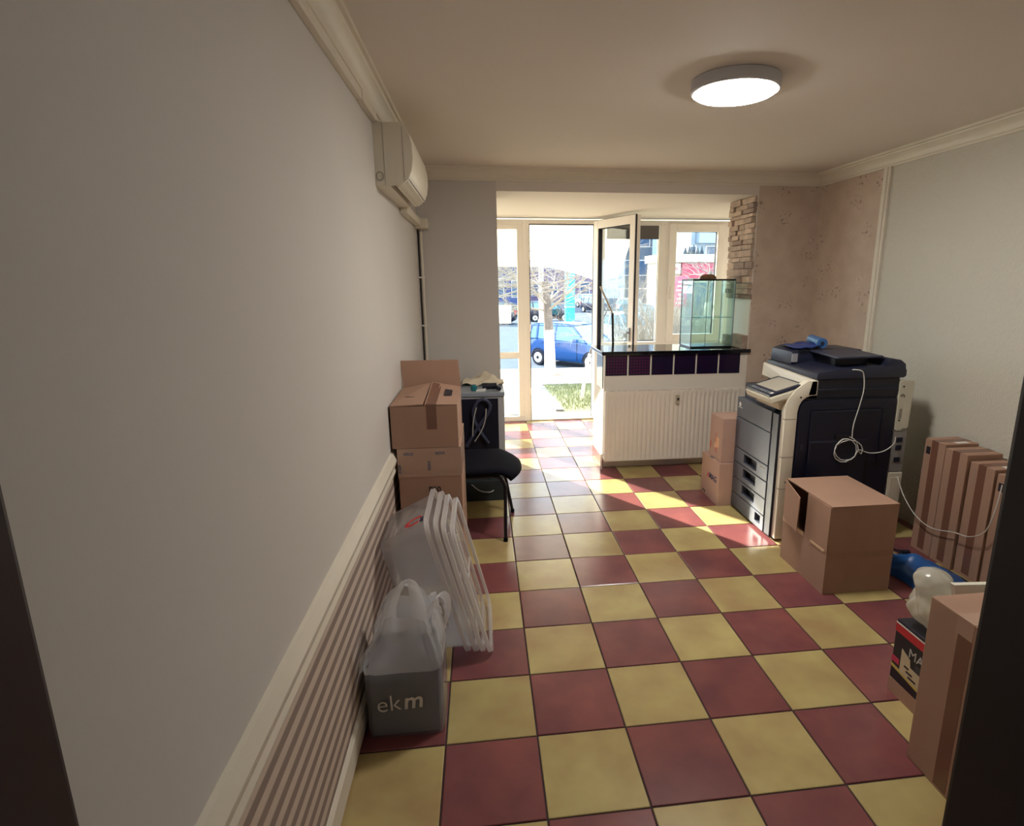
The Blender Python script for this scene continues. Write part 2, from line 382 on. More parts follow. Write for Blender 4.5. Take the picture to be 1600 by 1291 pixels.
def frame(name, x0, x1, z0, z1, y, bar, dep, parent, m=pvc_m, bars=(1, 1, 1, 1)):
    b = MB()
    if bars[0]: b.box(x0, x0+bar, y-dep/2, y+dep/2, z0, z1)
    if bars[1]: b.box(x1-bar, x1, y-dep/2, y+dep/2, z0, z1)
    if bars[2]: b.box(x0+bar, x1-bar, y-dep/2, y+dep/2, z0, z0+bar)
    if bars[3]: b.box(x0+bar, x1-bar, y-dep/2, y+dep/2, z1-bar, z1)
    return b.build(name, m, parent, bevel=.004)
ZT = 2.29
def glazing(n, x0, x1, z0, z1, parts, split=None):
    w = struct(empty('window_%d' % n, (0, 0, 0)))
    frame('window_frame', x0, x1, z0, z1, YG, .055, .07, w)
    for (a, b, c, d) in parts:
        MB().box(a, b, YG-.004, YG+.004, c, d).build('pane', glass, w)
        frame('gasket', a-.002, b+.002, c-.002, d+.002, YG-.012, .006, .02, w, gasket)
    if split:
        MB().box(x0+.055, x1-.055, YG-.035, YG+.035, split-.035, split+.035).build('transom', pvc_m, w, bevel=.004)
    return w
for n, (a, b) in enumerate(((BX0, -.14), (-.14, .70))):
    glazing(n+1, a, b, 0, ZT, [(a+.055, b-.11, .82, ZT-.10), (a+.055, b-.11, .07, .75)], .785)
    MB().box(b-.115, b-.054, YG-.036, YG+.036, .055, ZT-.055).box(a+.055, b-.115, YG-.036, YG+.036, ZT-.105, ZT-.054).build('sash_bar', pvc_m, bpy.data.objects['window_%d' % (n+1)], bevel=.004)
# door opening
d2 = struct(empty('door_2', (0, 0, 0)))
MB().box(.70, .722, YG-.035, YG+.035, 0, ZT).box(1.462, 1.53, YG-.035, YG+.035, 0, ZT).box(.722, 1.462, YG-.035, YG+.035, 2.245, ZT).build('door_frame', pvc_m, d2, bevel=.004)
MB().box(.722, .730, YG-.03, YG+.03, 0, 2.245).box(1.455, 1.462, YG-.03, YG+.03, 0, 2.245).box(.722, 1.462, YG-.03, YG+.03, 2.236, 2.245).build('gasket', gasket, d2)
MB().box(.722, 1.462, YG-.05, YG+.05, -.006, .014).build('threshold', mat('threshold_metal', (190, 180, 160), .4, metal=.6), d2)
for zz in (.35, 1.1, 1.9): MB().lathe([(.008, -.04), (.008, .04)], (.724, YG-.04, zz), 8).build('hinge', pvc_m, d2)
# opened leaf, hinged on the right jamb
lf = empty('door_leaf', (1.480, YG-.04, 0), math.atan2(-.70, .285), d2)
LW, LZ = .755, 2.275
def leaf_part(name, m, boxes, bev=.004):
    b = MB()
    for q in boxes: b.box(*q)
    return b.build(name, m, lf, bevel=bev)
leaf_part('leaf_frame', pvc_m, [(0, .085, -.035, .035, .02, LZ), (LW-.085, LW, -.035, .035, .02, LZ), (.085, LW-.085, -.035, .035, .02, .12), (.085, LW-.085, -.035, .035, LZ-.085, LZ), (.085, LW-.085, -.035, .035, .75, .83)])
leaf_part('leaf_pane', door_glass, [(.08, LW-.08, -.004, .004, .825, LZ-.08), (.08, LW-.08, -.004, .004, .115, .755)], 0)
leaf_part('leaf_gasket', gasket, [(.08, .088, -.026, .026, .83, LZ-.085), (LW-.088, LW-.08, -.026, .026, .83, LZ-.085), (.08, LW-.08, -.026, .026, LZ-.092, LZ-.084), (-.002, LW+.003, -.028, -.012, LZ-.002, LZ+.004), (LW-.001, LW+.004, -.03, -.01, .03, LZ)], 0)
leaf_part('leaf_handle', steel, [(LW-.055, LW-.03, -.055, -.03, 1.0, 1.14), (LW-.16, LW-.03, -.08, -.06, 1.08, 1.10), (LW-.05, LW-.03, -.08, -.03, 1.08, 1.10)], .003)
# right part of the facade
w3 = glazing(3, 1.53, 2.29, .86, ZT, [(1.585, 2.215, .93, ZT-.06)])
MB().box(2.212, 2.291, YG-.039, YG+.039, .90, ZT-.05).build('mullion', pvc_m, w3, bevel=.004)
MB().box(1.60, 2.205, YG-.05, YG-.042, 2.085, ZT-.058).build('roller_blind', mat('grey_blind', (98, 92, 92), .8), w3)
w4 = glazing(4, 2.29, 3.12, .86, ZT, [(2.41, 2.90, 1.00, ZT-.12)])
frame('sash', 2.33, 2.99, .92, ZT-.035, YG-.02, .085, .07, w4)
MB().box(2.985, 3.121, YG-.039, YG+.039, .90, ZT-.05).build('mullion', pvc_m, w4, bevel=.004)
MB().box(2.36, 2.385, YG-.075, YG-.055, 1.42, 1.56).box(2.362, 2.383, YG-.095, YG-.07, 1.44, 1.47).build('window_handle', pvc_m, w4, bevel=.004)
w5 = glazing(5, 3.12, BX1, .86, ZT, [(3.175, BX1-.055, .915, ZT-.055)])

# ------------------------------------------------------------------ radiator
rad = thing('radiator', 'white ribbed panel radiator under the black counter', 'radiator', (1.20, 2.865, .085))
RW, RH = 1.262, .615
def radp(u, v):
    x = u*RW; inside = .03 < v < .97
    k = .5-.5*math.cos(2*math.pi*((x-.02)/.0395)) if .02 < x < RW-.02 else 1
    e = min(1, max(0, (v-.035)/.03))*min(1, max(0, (.955-v)/.03))
    return (x, -.012*k**.6*1.0 - .004 if e >= 1 else -.016*(1-e) + (-.012*k-.004)*e, v*RH)
MB().grid(radp, 261, 24).build('front_panel', white_m, rad, smooth=60)
MB().box(0, RW, -.004, .058, 0, RH-.004).build('body', white_m, rad)
gr = MB()
for i in range(48): gr.box(.02+i*.0255, .02+i*.0255+.016, .002, .052, RH-.004, RH+.001)
gr.build('top_grille', white_m, rad)
MB().box(-.002, 0, -.016, .06, 0, RH).build('side_cover', white_m, rad); MB().box(RW, RW+.002, -.016, .06, 0, RH).build('side_cover', white_m, rad)
for x in (.2, 1.0): MB().box(x, x+.03, .058, .0845, .1, .5).build('bracket', white_m, rad)
MB().box(.615, .645, -.038, -.012, .50, .575).build('heat_meter', mat('meter_grey', (190, 178, 160), .4), rad, bevel=.004)
MB().box(.622, .639, -.0395, -.037, .53, .555).build('meter_display', ink_dark, rad)
MB().tube([(-.002, .03, .05), (-.02, .03, .05), (-.022, .03, -.084)], .009).build('pipe', white_m, rad, smooth=50)

# ------------------------------------------------------------------ ceiling lamp
lp = thing('ceiling_lamp', 'round white flush ceiling lamp, switched on', 'lamp', (1.31, .86, H))
MB().lathe([(.186, 0), (.190, -.004), (.190, -.046), (.184, -.052), (.171, -.053), (.169, -.048)], n=64).build('housing', mat('lamp_ring', (200, 200, 206), .4), lp, smooth=40)
em = bpy.data.materials.new('lamp_diffuser'); em.use_nodes = True; MATS['lamp_diffuser'] = em
eb = em.node_tree.nodes['Principled BSDF']; eb.inputs['Base Color'].default_value = (.9, .9, .85, 1); eb.inputs['Emission Color'].default_value = (1, .96, .88, 1); eb.inputs['Emission Strength'].default_value = LAMP
MB().lathe([(.170, -.0485), (.166, -.060), (.12, -.070), (.01, -.074)], n=64).build('diffuser', em, lp, smooth=60)

# ------------------------------------------------------------------ air conditioner and its pipe cover
ac = thing('air_conditioner', 'white wall-mounted air conditioner just below the cornice', 'air conditioner', (XL, 1.2, 2.07))
pr = [(0, .285), (.125, .285), (.150, .272), (.168, .24), (.178, .19), (.180, .13), (.172, .075), (.155, .035), (.12, .008), (.093, .004), (.093, .040), (.070, .040), (.07, 0), (0, 0)]
MB().prism(pr, 'y', .003, .80).build('body', cream_pl, ac, smooth=35, bevel=0)
MB().prism([(u*.985+.001, v*.985+.002) for u, v in pr if v not in (.004, .040)], 'y', 0, .004).build('end_cap', cream_pl, ac)
MB().tube([(.022+.016*math.cos(a), -.001, .045+.02*math.sin(a)) for a in [i*2*math.pi/20 for i in range(20)]], .0012, 5, closed=True).build('knockout_ring', ink_dark, ac)
MB().box(.045, .0464, -.0008, .001, .003, .28).box(.135, .1364, -.0008, .001, .02, .27).build('seam', mat('seam_grey', (120, 108, 104), .6), ac)
MB().box(.071, .092, .004, .80, .030, .039).build('louver_slot', navy_pl, ac)
MB().hexa([(.098, .03, .001), (.150, .03, .026), (.098, .77, .001), (.150, .77, .026), (.095, .03, .006), (.146, .03, .034), (.095, .77, .006), (.146, .77, .034)]).build('louver', cream_pl, ac)
MB().box(.1535, .1565, .02, .78, .0345, .037).build('panel_seam', ink_dark, ac)
MB().lathe([(.004, 0), (.004, .003)], (.150, .77, .024), 10).build('indicator', ink_dark, ac)
pc = tag(MB().box(XL, XL+.05, 1.995, 2.90, 2.035, 2.085).box(XL, XL+.095, 2.80, YB, 2.02, 2.092).build('pipe_cover', cream_pl, bevel=.006), 'white pipe cover running from the air conditioner to the wall corner', 'pipe cover')
cn = thing('conduit', 'thin white conduit with clips running down the corner by the air conditioner', 'conduit', (XL, YB, 0))
MB().tube([(.030, -.018, .0), (.030, -.018, 2.03)], .012, 10).build('pipe', trim_m, cn, smooth=60)
MB().tube([(.008, -.008, .0), (.008, -.008, 2.03)], .004, 8).build('cable', ink_dark, cn, smooth=60)
for zz in (.5, .95, 1.27, 1.65): MB().box(0, .045, -.034, 0, zz, zz+.012).build('clip', white_m, cn)

# ------------------------------------------------------------------ helpers for cartons
def carton_box(name, label, x0, x1, y0, y1, z0, z1, m, group=None, cat='box', bev=.004, tape=None, tm=None):
    t = thing(name, label, cat, ((x0+x1)/2, (y0+y1)/2, z0), 0, group)
    a, b, h = (x1-x0)/2, (y1-y0)/2, z1-z0
    MB().box(-a, a, -b, b, 0, h).build('body', m, t, bevel=bev)
    for q in (tape or []): MB().box(*q).build('tape', tm or tape_m, t)
    return t, a, b, h

# left stack: tall carton with an opened carton on top
t, a, b, h = carton_box('carton', 'tall brown carton under the opened carton beside the left wall', -.278, .045, 1.10, 1.60, 0, .785, carton, 'stacked cartons by the left wall', tape=None)
MB().box(-a-.0008, a+.0008, -b-.0012, b, .63, h+.0008).build('tape', tape_clear, t)
for k, (x, zz, v) in enumerate(((-.13, .75, 0), (.03, .75, 0), (-.01, .715, 1), (-.16, .70, 1))):
    text('lettering', 'etcc', .030, (x, -b-.0016, zz), (0, 0, -1) if v else (1, 0, 0), (1, 0, 0) if v else (0, 0, 1), ink_blue, t)
text('lettering', 'P50', .042, (-.012, -b-.0006, .545), (1, 0, 0), (0, 0, 1), ink_dark, t, bold=.0008)
for k in range(7): MB().box(a, a+.0006, -.2+k*.055, -.2+k*.055+.004, .08+.06*k, .19+.06*k).build('mark', ink_dark, t)
t = thing('carton', 'opened carton with one raised flap on top of the tall carton', 'box', (-.132, 1.36, .786), 0, 'stacked cartons by the left wall')
a, b, h = .168, .262, .232
MB().box(-a, a, -b, b, 0, h-.012).build('body', carton, t, bevel=.003)
MB().hexa([(-a, -b, h-.012), (-.004, -b, h-.006), (-a, b-.03, h-.012), (-.004, b-.03, h+.018), (-a, -b, h-.006), (-.004, -b, h), (-a, b-.03, h-.006), (-.004, b-.03, h+.024)]).build('flap', carton, t)
MB().hexa([(.004, -b, h-.008), (a, -b, h-.012), (.004, b-.03, h+.022), (a, b-.03, h-.010), (.004, -b, h-.002), (a, -b, h-.006), (.004, b-.03, h+.028), (a, b-.03, h-.004)]).build('flap', carton, t)
MB().hexa([(-a+.004, b-.006, h-.012), (a+.002, b-.006, h-.012), (-a+.004, b, h-.012), (a+.002, b, h-.012), (-a-.012, b+.016, h+.150), (a-.010, b+.016, h+.150), (-a-.012, b+.022, h+.150), (a-.010, b+.022, h+.150)]).build('raised_flap', carton, t)
MB().box(.012, .062, -b-.0008, -b+.002, .10, h-.006).hexa([(.012, -b, h-.0035), (.062, -b, h-.005), (.012, b-.05, h+.0255), (.062, b-.05, h+.0125), (.012, -b, h-.001), (.062, -b, h-.0025), (.012, b-.05, h+.0278), (.062, b-.05, h+.0148)]).build('tape', tape_m, t)
MB().box(-.11, -.05, -.10, -.088, h-.003, h+.006).build('mark', ink_dark, t)
MB().hexa([(.09, -.05, h+.0005), (.13, -.05, h-.0025), (.09, .08, h+.010), (.13, .08, h+.003), (.09, -.05, h+.0012), (.13, -.05, h-.0018), (.09, .08, h+.0108), (.13, .08, h+.0038)]).build('mark', ink_dark, t)

# ------------------------------------------------------------------ plastic bins leaning on the left wall
milky = clear_mat('milky_plastic', (.95, .96, .98), .15, body=.30, body_rgb=(236, 238, 244), ior=1.4)
milky2 = clear_mat('milky_rim', (.97, .97, .98), .15, body=.55, body_rgb=(244, 240, 238), ior=1.45)
def bin_shell(name, parent, m, hw, hd, bw, bd, dep, sol):
    v = []; N = 5
    def ring(w, d, r, z):
        p = []
        for cx, cy, a0 in ((w-r, d-r, 0), (-w+r, d-r, 90), (-w+r, -d+r, 180), (w-r, -d+r, 270)):
            for k in range(N):
                a = math.radians(a0+90*k/(N-1)); p.append((cx+r*math.cos(a), cy+r*math.sin(a), z))
        return p
    rings = [ring(bw-.02, bd-.02, .03, 0), ring(bw, bd, .05, .012), ring(hw, hd, .06, dep)]
    b = MB(); n = 4*N
    for r in rings: b.v += [Vector(p) for p in r]
    for i in range(len(rings)-1):
        for j in range(n): b.f.append((i*n+j, i*n+(j+1) % n, (i+1)*n+(j+1) % n, (i+1)*n+j))
    b.f.append(tuple(range(n)))
    b.build('shell', m, parent, smooth=50)
    rim = MB(); k = [ring(hw-.002, hd-.002, .06, dep-.008), ring(hw+.018, hd+.018, .07, dep-.010), ring(hw+.018, hd+.018, .07, dep+.006), ring(hw-.002, hd-.002, .06, dep+.006)]
    for r in k: rim.v += [Vector(p) for p in r]
    for i in range(4):
        for j in range(n): rim.f.append((i*n+j, i*n+(j+1) % n, ((i+1) % 4)*n+(j+1) % n, ((i+1) % 4)*n+j))
    rim.build('rim', milky2, parent, smooth=50)
tilt = math.radians(14)
def lean(o, xb, yc, half, dep):
    """stand a container on its rim edge with its opening towards +x, leaning back against the wall"""
    ax = Vector((math.cos(tilt), 0, math.sin(tilt))); up = Vector((-math.sin(tilt), 0, math.cos(tilt)))
    m = Matrix((up, Vector((0, 1, 0)).cross(Vector((0, 0, 0))) if False else ax.cross(up), ax)).transposed()
    o.rotation_euler = m.to_euler()
    base = Vector((xb, yc, .002)) + up*half - ax*dep
    o.location = base; return o
g = 'clear storage bins and lids by the left wall'
b1 = thing('storage_bin', 'clear plastic storage bin tipped on its side against the striped dado, printed red and blue', 'storage bin', group=g)
bin_shell('storage_bin', b1, milky, .315, .215, .275, .185, .225, .003); lean(b1, .075, .70, .333, .225)
text('lettering', 'C', .10, (.306, .165, .115), (.17, 0, 1), (0, -1, 0), ink_red, b1, bold=.004, shear=.2)
MB().hexa([(.313, .12, .190), (.313, .15, .190), (.316, .12, .205), (.316, .15, .205), (.316, .11, .190), (.316, .14, .190), (.319, .11, .205), (.319, .14, .205)]).build('print', ink_navy, b1)
MB().box(-.16, -.04, .205, .2145, .125, .185).build('label', ink_white, b1)
MB().box(-.115, -.085, .2148, .2155, .14, .165).build('recycling_mark', ink_dark, b1)
b2 = thing('storage_bin', 'second clear storage bin nested inside the tipped bin by the dado', 'storage bin', group=g)
bin_shell('storage_bin', b2, milky, .310, .210, .255, .165, .225, .003); lean(b2, .112, .69, .328, .225)
for k, (xb, yy, hh) in enumerate(((.142, .675, .325), (.176, .665, .318))):
    l = thing('bin_lid', ('clear bin lid leaning on the nested storage bins', 'outermost clear bin lid leaning on the other lid')[k], 'lid', group=g)
    bin_shell('bin_lid', l, clear_mat('lid_plastic_%d' % k, (.95, .94, .95), .06, body=.08, body_rgb=(244, 240, 240), ior=1.5), hh-.02, .20, hh-.035, .185, .022, .002); lean(l, xb, yy, hh, .022)
    MB().box(-.2, .2, -.004, .004, -.003, .004).box(-.004, .004, -.15, .15, -.003, .004).build('rib', milky2, l)

# ------------------------------------------------------------------ shopping bag with a grey box in it
bx0, bx1, by0, by1 = -.275, -.010, .055, .29
gb = tag(MB().box(bx0+.012, bx1-.012, by0+.010, by1-.01, .006, .285).build('grey_box', mat('slate_box', (66, 72, 88), .5, var=.06), bevel=.004), 'slate grey box inside the white plastic bag', 'box')
bagm2 = clear_mat('bag_film_tight', (.95, .96, .99), .25, body=.26, body_rgb=(232, 236, 244), ior=1.3, trans=.3)
bagm = clear_mat('bag_film', (.95, .96, .99), .25, body=.66, body_rgb=(238, 240, 244), ior=1.35, trans=.45)
bag = thing('shopping_bag', 'thin white plastic carrier bag printed ekm beside the dado', 'bag', ((bx0+bx1)/2, (by0+by1)/2, 0))
hx, hy = (bx1-bx0)/2, (by1-by0)/2
RB = random.Random(3)
nz = [[RB.uniform(-1, 1) for _ in range(48)] for _ in range(16)]
lev = [(0.0, .96, .96, 0, 0), (.008, 1.03, 1.03, 0, 0), (.05, 1.03, 1.03, 0, .002), (.15, 1.03, 1.03, 0, .003), (.27, 1.04, 1.05, 0, .003), (.30, 1.03, 1.05, 0, .008), (.34, .98, 1.0, .005, .010), (.38, .90, .92, .01, .012), (.42, .80, .84, .012, .012), (.455, .72, .78, .015, .012)]
bb = MB(); N = 48
for q, (zz, sx, sy, ox, ns) in enumerate(lev):
    for j in range(N):
        a = 2*math.pi*j/N; c, s_ = math.cos(a), math.sin(a); e = .22 if zz < .3 else .22+(zz-.3)*2.2
        x = hx*sx*math.copysign(abs(c)**e, c)+ox; y = hy*sy*math.copysign(abs(s_)**e, s_)
        k = 1+nz[q][j]*ns/.13
        dz = 0 if zz < .3 else .018*math.sin(3*a+.6)*(zz-.3)/.15
        bb.v.append(Vector((x*k, y*k, zz+dz)))
b3 = MB(); b3.v = list(bb.v)
for i in range(len(lev)-1):
    for j in range(N): (bb if i < 4 else b3).f.append((i*N+j, i*N+(j+1) % N, (i+1)*N+(j+1) % N, (i+1)*N+j))
bb.f.append(tuple(range(N)))
bb.v = bb.v[:5*N]; b3.v = b3.v[4*N:]; b3.f = [tuple(i-4*N for i in q) for q in b3.f]
bb.build('bag_body', bagm2, bag, smooth=80); b3.build('bag_top', bagm, bag, smooth=80)
def strap(name, path, widths, wd):
    p = cat_rom(path, 6); b = MB(); n = len(p); wd = Vector(wd)
    for i, q in enumerate(p):
        t_ = i/(n-1)*(len(widths)-1); k = min(int(t_), len(widths)-2); w = widths[k]+(widths[k+1]-widths[k])*(t_-k)
        for u in (-1, -.35, .35, 1): b.v.append(q+wd*w*u+Vector((0, .006*(1-u*u), 0)))
    for i in range(n-1):
        for k in range(3): b.f.append((i*4+k, i*4+k+1, i*4+k+5, i*4+k+4))
    b.build(name, bagm, bag, smooth=80)
strap('handle', [(-.045, -.085, .40), (-.035, -.080, .50), (.010, -.070, .585), (.036, -.068, .598), (.052, -.07, .56), (.062, -.08, .47), (.065, -.085, .39)], [.04, .022, .012, .012, .02, .03, .04], (1, 0, .1))
strap('handle', [(.075, -.03, .40), (.105, -.01, .47), (.135, .02, .485), (.155, .05, .44), (.150, .07, .36), (.128, .07, .30)], [.03, .024, .022, .024, .026, .03], (.4, .9, 0))
strap('handle', [(-.085, .06, .41), (-.05, .07, .485), (0, .08, .50), (.05, .08, .47), (.07, .07, .41)], [.035, .018, .014, .018, .03], (.6, .6, 0))
strap('fold', [(-.10, -.10, .38), (-.125, -.11, .34), (-.138, -.115, .28)], [.02, .03, .02], (.5, .5, 0))
text('lettering', 'ek', .092, (-.098, -hy*1.03-.0035, .118), (1, 0, .06), (-.03, 0, 1), ink_white, bag, bold=-.0008)
text('lettering', 'm', .092, (-.004, -hy*1.03-.0035, .124), (1, 0, .06), (-.03, 0, 1), ink_white, bag, bold=.0016, shear=.12)

# ------------------------------------------------------------------ chair and appliance in the left corner
chm = mat('black_chair_fabric', (10, 11, 24), .9, spec=.2)
ch = thing('visitor_chair', 'black visitor chair with metal legs beside the stacked cartons', 'chair', (.185, 1.84, 0))
def seatp(u, v):
    x = -.22+.43*u; y = -.235+.47*v
    r = max(abs(v-.5)*2, 0); x2 = x
    if u > .5: x2 = x-(.06*(r**3))*(u-.5)*2
    z = .47-.05*max(0, (u-.72)/.28)**2-.012*(r**2)
    return (x2, y, z)
MB().grid(seatp, 16, 13).build('seat', chm, ch, smooth=70, solid=.035)
def backp(u, v):
    y = -.22+.44*u; z = .60+.24*v; return (-.245-.06*v+.03*(abs(u-.5)*2)**2, y*(1-.12*v*v), z)
MB().grid(backp, 10, 8).build('backrest', chm, ch, smooth=70, solid=.02)
for s_ in (-1, 1):
    y = .215*s_
    MB().tube(cat_rom([(-.03, y*.95, .425), (.03, y*.97, .428), (.075, y, .415), (.105, y, .36)], 4) + [Vector((.166 if s_ > 0 else .098, y*1.0-(.03 if s_ < 0 else -.0), .012))], .0115, 10).build('leg', metal_bk, ch, smooth=60)
    MB().tube([(-.03, y*.95, .425), (-.16, y*.95, .425), (-.20, y, .38), (-.255, y, .012)], .0115, 10).build('leg', metal_bk, ch, smooth=60)
    MB().tube([(-.20, y*.9, .43), (-.27, y*.9, .50), (-.295, y*.9, .70)], .0115, 10).build('back_support', metal_bk, ch, smooth=60)
    MB().lathe([(.014, 0), (.014, .025)], (.166 if s_ > 0 else .098, y-(.03 if s_ < 0 else 0), 0), 10).build('foot_cap', chm, ch)
    MB().lathe([(.014, 0), (.014, .025)], (-.255, y, 0), 10).build('foot_cap', chm, ch)
MB().tube([(.0, -.205, .42), (.0, .205, .42)], .010).build('crossbar', metal_bk, ch)
fr = thing('appliance', 'white under-counter appliance turned with its black back and looped hose outwards', 'appliance', (.06, 2.36, 0))
MB().box(-.26, .262, .01, .50, .16, .815).build('cabinet', mat('appliance_white', (186, 186, 190), .4), fr, bevel=.008)
MB().box(-.262, .265, .0, .505, .79, .822).build('top', mat('appliance_top', (150, 158, 170), .35), fr, bevel=.006)
MB().box(-.235, .215, -.004, .012, .17, .775).build('back_panel', mat('back_panel_black', (12, 14, 34), .5), fr)
MB().box(-.24, .245, -.07, .46, 0, .16).build('base', mat('appliance_base', (44, 52, 56), .6, var=.3, vscale=20), fr, bevel=.006)
hose = mat('grey_hose', (56, 60, 84), .45)
MB().tube(cat_rom([(-.03, -.02, .42), (.045, -.022, .54), (.13, -.024, .66), (.155, -.024, .73), (.11, -.024, .775), (.055, -.024, .745), (.03, -.022, .66), (.06, -.02, .56), (.135, -.02, .44)], 7), .014, 8).build('hose', hose, fr, smooth=60)
MB().tube(cat_rom([(.035, -.034, .46), (.085, -.040, .54), (.115, -.04, .62), (.125, -.04, .71)], 7), .004, 6).build('tube', cable_w, fr, smooth=60)
MB().tube(cat_rom([(.02, -.034, .50), (.03, -.04, .62), (.055, -.04, .72)], 7), .004, 6).build('tube', cable_w, fr, smooth=60)
MB().tube(cat_rom([(.0, -.08, .14), (.06, -.085, .09), (.13, -.085, .075), (.165, -.075, .085)], 6), .004, 6).build('power_cord', cable_w, fr, smooth=60)
rag = MB().grid(lambda u, v: (.0+.33*u, 2.62+.22*v, .824+.05*math.sin(math.pi*u)*math.sin(math.pi*v)*(1+.5*math.sin(9*u+4*v))+.015*math.sin(14*u)*math.sin(11*v+1)+.02), 22, 14).build('cloth', mat('cream_cloth', (224, 212, 190), .9), smooth=70, solid=.004)
rag.location.z = -.006; tag(rag, 'crumpled cream cloth lying on the appliance top', 'cloth')
tl = thing('hand_drill', 'dark power tool lying on the appliance top', 'tool', (.22, 2.47, .822))
MB().tube([(-.06, 0, .028), (.05, 0, .028)], .024, 10).build('tool_body', black_pl, tl, smooth=50)
MB().tube([(.04, 0, .028), (.06, -.05, .020), (.07, -.07, .018)], .016, 8).build('grip', black_pl, tl, smooth=50)
tag(MB().lathe([(.02, 0), (.025, .004), (.025, .035), (.015, .045)], (.10, 2.45, .822), 14).build('tape_roll', mat('teal', (30, 118, 128), .4), smooth=40), 'small teal pot on the appliance top', 'pot')
tag(MB().hexa([(.115, 2.40, .8222), (.175, 2.41, .8222), (.12, 2.44, .8222), (.19, 2.45, .8222), (.115, 2.40, .830), (.175, 2.41, .826), (.12, 2.44, .834), (.19, 2.45, .838)]).build('paper_scrap', ink_white), 'white paper scrap on the front edge of the appliance top', 'paper')

# ------------------------------------------------------------------ parcels by the copier
def parcel(label, x0, x1, y0, y1, z0, z1):
    return carton_box('parcel', label, x0, x1, y0, y1, z0, z1, carton_pk, 'parcels between copier and radiator')
t, a, b, h = parcel('pinkish parcel printed eMAG standing on the floor beside the copier', 1.852, 2.12, 1.965, 2.29, 0, .326)
text('lettering', 'e', .062, (-a-.0008, .045, .165), (0, -1, 0), (0, 0, 1), ink_red, t, bold=.0012)
text('lettering', 'MAG', .062, (-a-.0008, .010, .165), (0, -1, 0), (0, 0, 1), ink_navy, t, bold=.0014)
for q in (.10, .07): MB().box(-a-.0006, -a+.001, q, q+.018, .02, .04).build('mark', ink_dark, t)
MB().box(-a-.0005, a, -.03, .03, h-.001, h+.0006).build('tape', mat('grey_tape', (128, 124, 130), .25), t)
t, a, b, h = parcel('smaller pinkish parcel on top of the eMAG parcel, red fragile print', 1.868, 2.10, 1.985, 2.205, .327, .655)
for q in ((-.005, .003, .12, .20), (-.02, -.01, .05, .09), (.08, .09, .07, .12)): MB().box(-a-.0006, -a+.001, *q).build('mark', ink_red, t)
MB().hexa([(-a-.0006, -.06, .10), (-a+.001, -.06, .10), (-a-.0006, .03, .08), (-a+.001, .03, .08), (-a-.0006, -.06, .17), (-a+.001, -.06, .17), (-a-.0006, -.01, .17), (-a+.001, -.01, .17)]).build('sticker', mat('peach', (226, 176, 140), .5), t)

# ------------------------------------------------------------------ copier
cx0, cy0, cy1 = 1.95, 1.36, 1.955
cp_ = thing('copier', 'large office copier with grey front drawers and black side panel', 'copier', (0, 0, 0))
MB().box(2.0, 2.70, cy0+.012, cy1, .02, .925).build('chassis', black_pl, cp_, bevel=.006)
for (x, y) in ((2.06, 1.43), (2.06, 1.89), (2.64, 1.43), (2.64, 1.89)): MB().lathe([(.02, 0), (.025, .022)], (x, y, 0), 12).build('castor', metal_bk, cp_)
def holed(name, y0, y1, z0, z1, h, d=.05):
    b_ = MB(); o_ = [(y0, z0), (y1, z0), (y1, z1), (y0, z1)]; i_ = [(h[0], h[2]), (h[1], h[2]), (h[1], h[3]), (h[0], h[3])]
    for x in (FX, FX+d): b_.v += [Vector((x, *p)) for p in o_+i_]
    for q in range(4):
        r_ = (q+1) % 4
        b_.f += [(q, r_, 4+r_, 4+q), (8+q, 8+r_, 12+r_, 12+q), (q, r_, 8+r_, 8+q), (4+q, 4+r_, 12+r_, 12+q)]
    o = b_.build(name, grey_pl, cp_, bevel=.003)
    MB().box(FX+.040, FX+.048, h[0]-.002, h[1]+.002, h[2]-.002, h[3]+.002).build('handle_recess', black_pl, o); return o
FX = 1.95; fy0, fy1 = 1.475, cy1
def front(name, z0, z1, m=grey_pl, y0=fy0, y1=fy1, d=.05): return MB().box(FX, FX+d, y0, y1, z0, z1).build(name, m, cp_, bevel=.004)
front('toner_door', .690, .825); front('front_door', .470, .685)
for z0, z1, zc in ((.362, .465, .415), (.245, .357, .310), (.130, .240, .190)): holed('drawer', fy0, fy1, z0, z1, (1.62, 1.80, zc-.030, zc+.032))
lo = holed('lower_door', 1.475, 1.955, .02, .125, (1.52, 1.59, .055, .110))
MB().box(FX-.001, FX+.02, 1.665, 1.669, .02, .125).build('seam', metal_bk, lo)
MB().box(FX+.006, 2.03, 1.402, 1.478, .02, .822).build('edge_strip', black_pl, cp_, bevel=.003)
text('lettering', 'bizhub', .03, (FX-.0008, 1.585, .435), (0, -1, 0), (0, 0, 1), ink_white, cp_)
MB().lathe([(.016, 0), (.016, .0012)], (FX-.0006, 1.91, .78), 20, 'x').build('emblem', ink_white, cp_)
MB().box(FX-.0006, FX+.001, 1.875, 1.935, .756, .760).build('emblem_bar', ink_white, cp_)
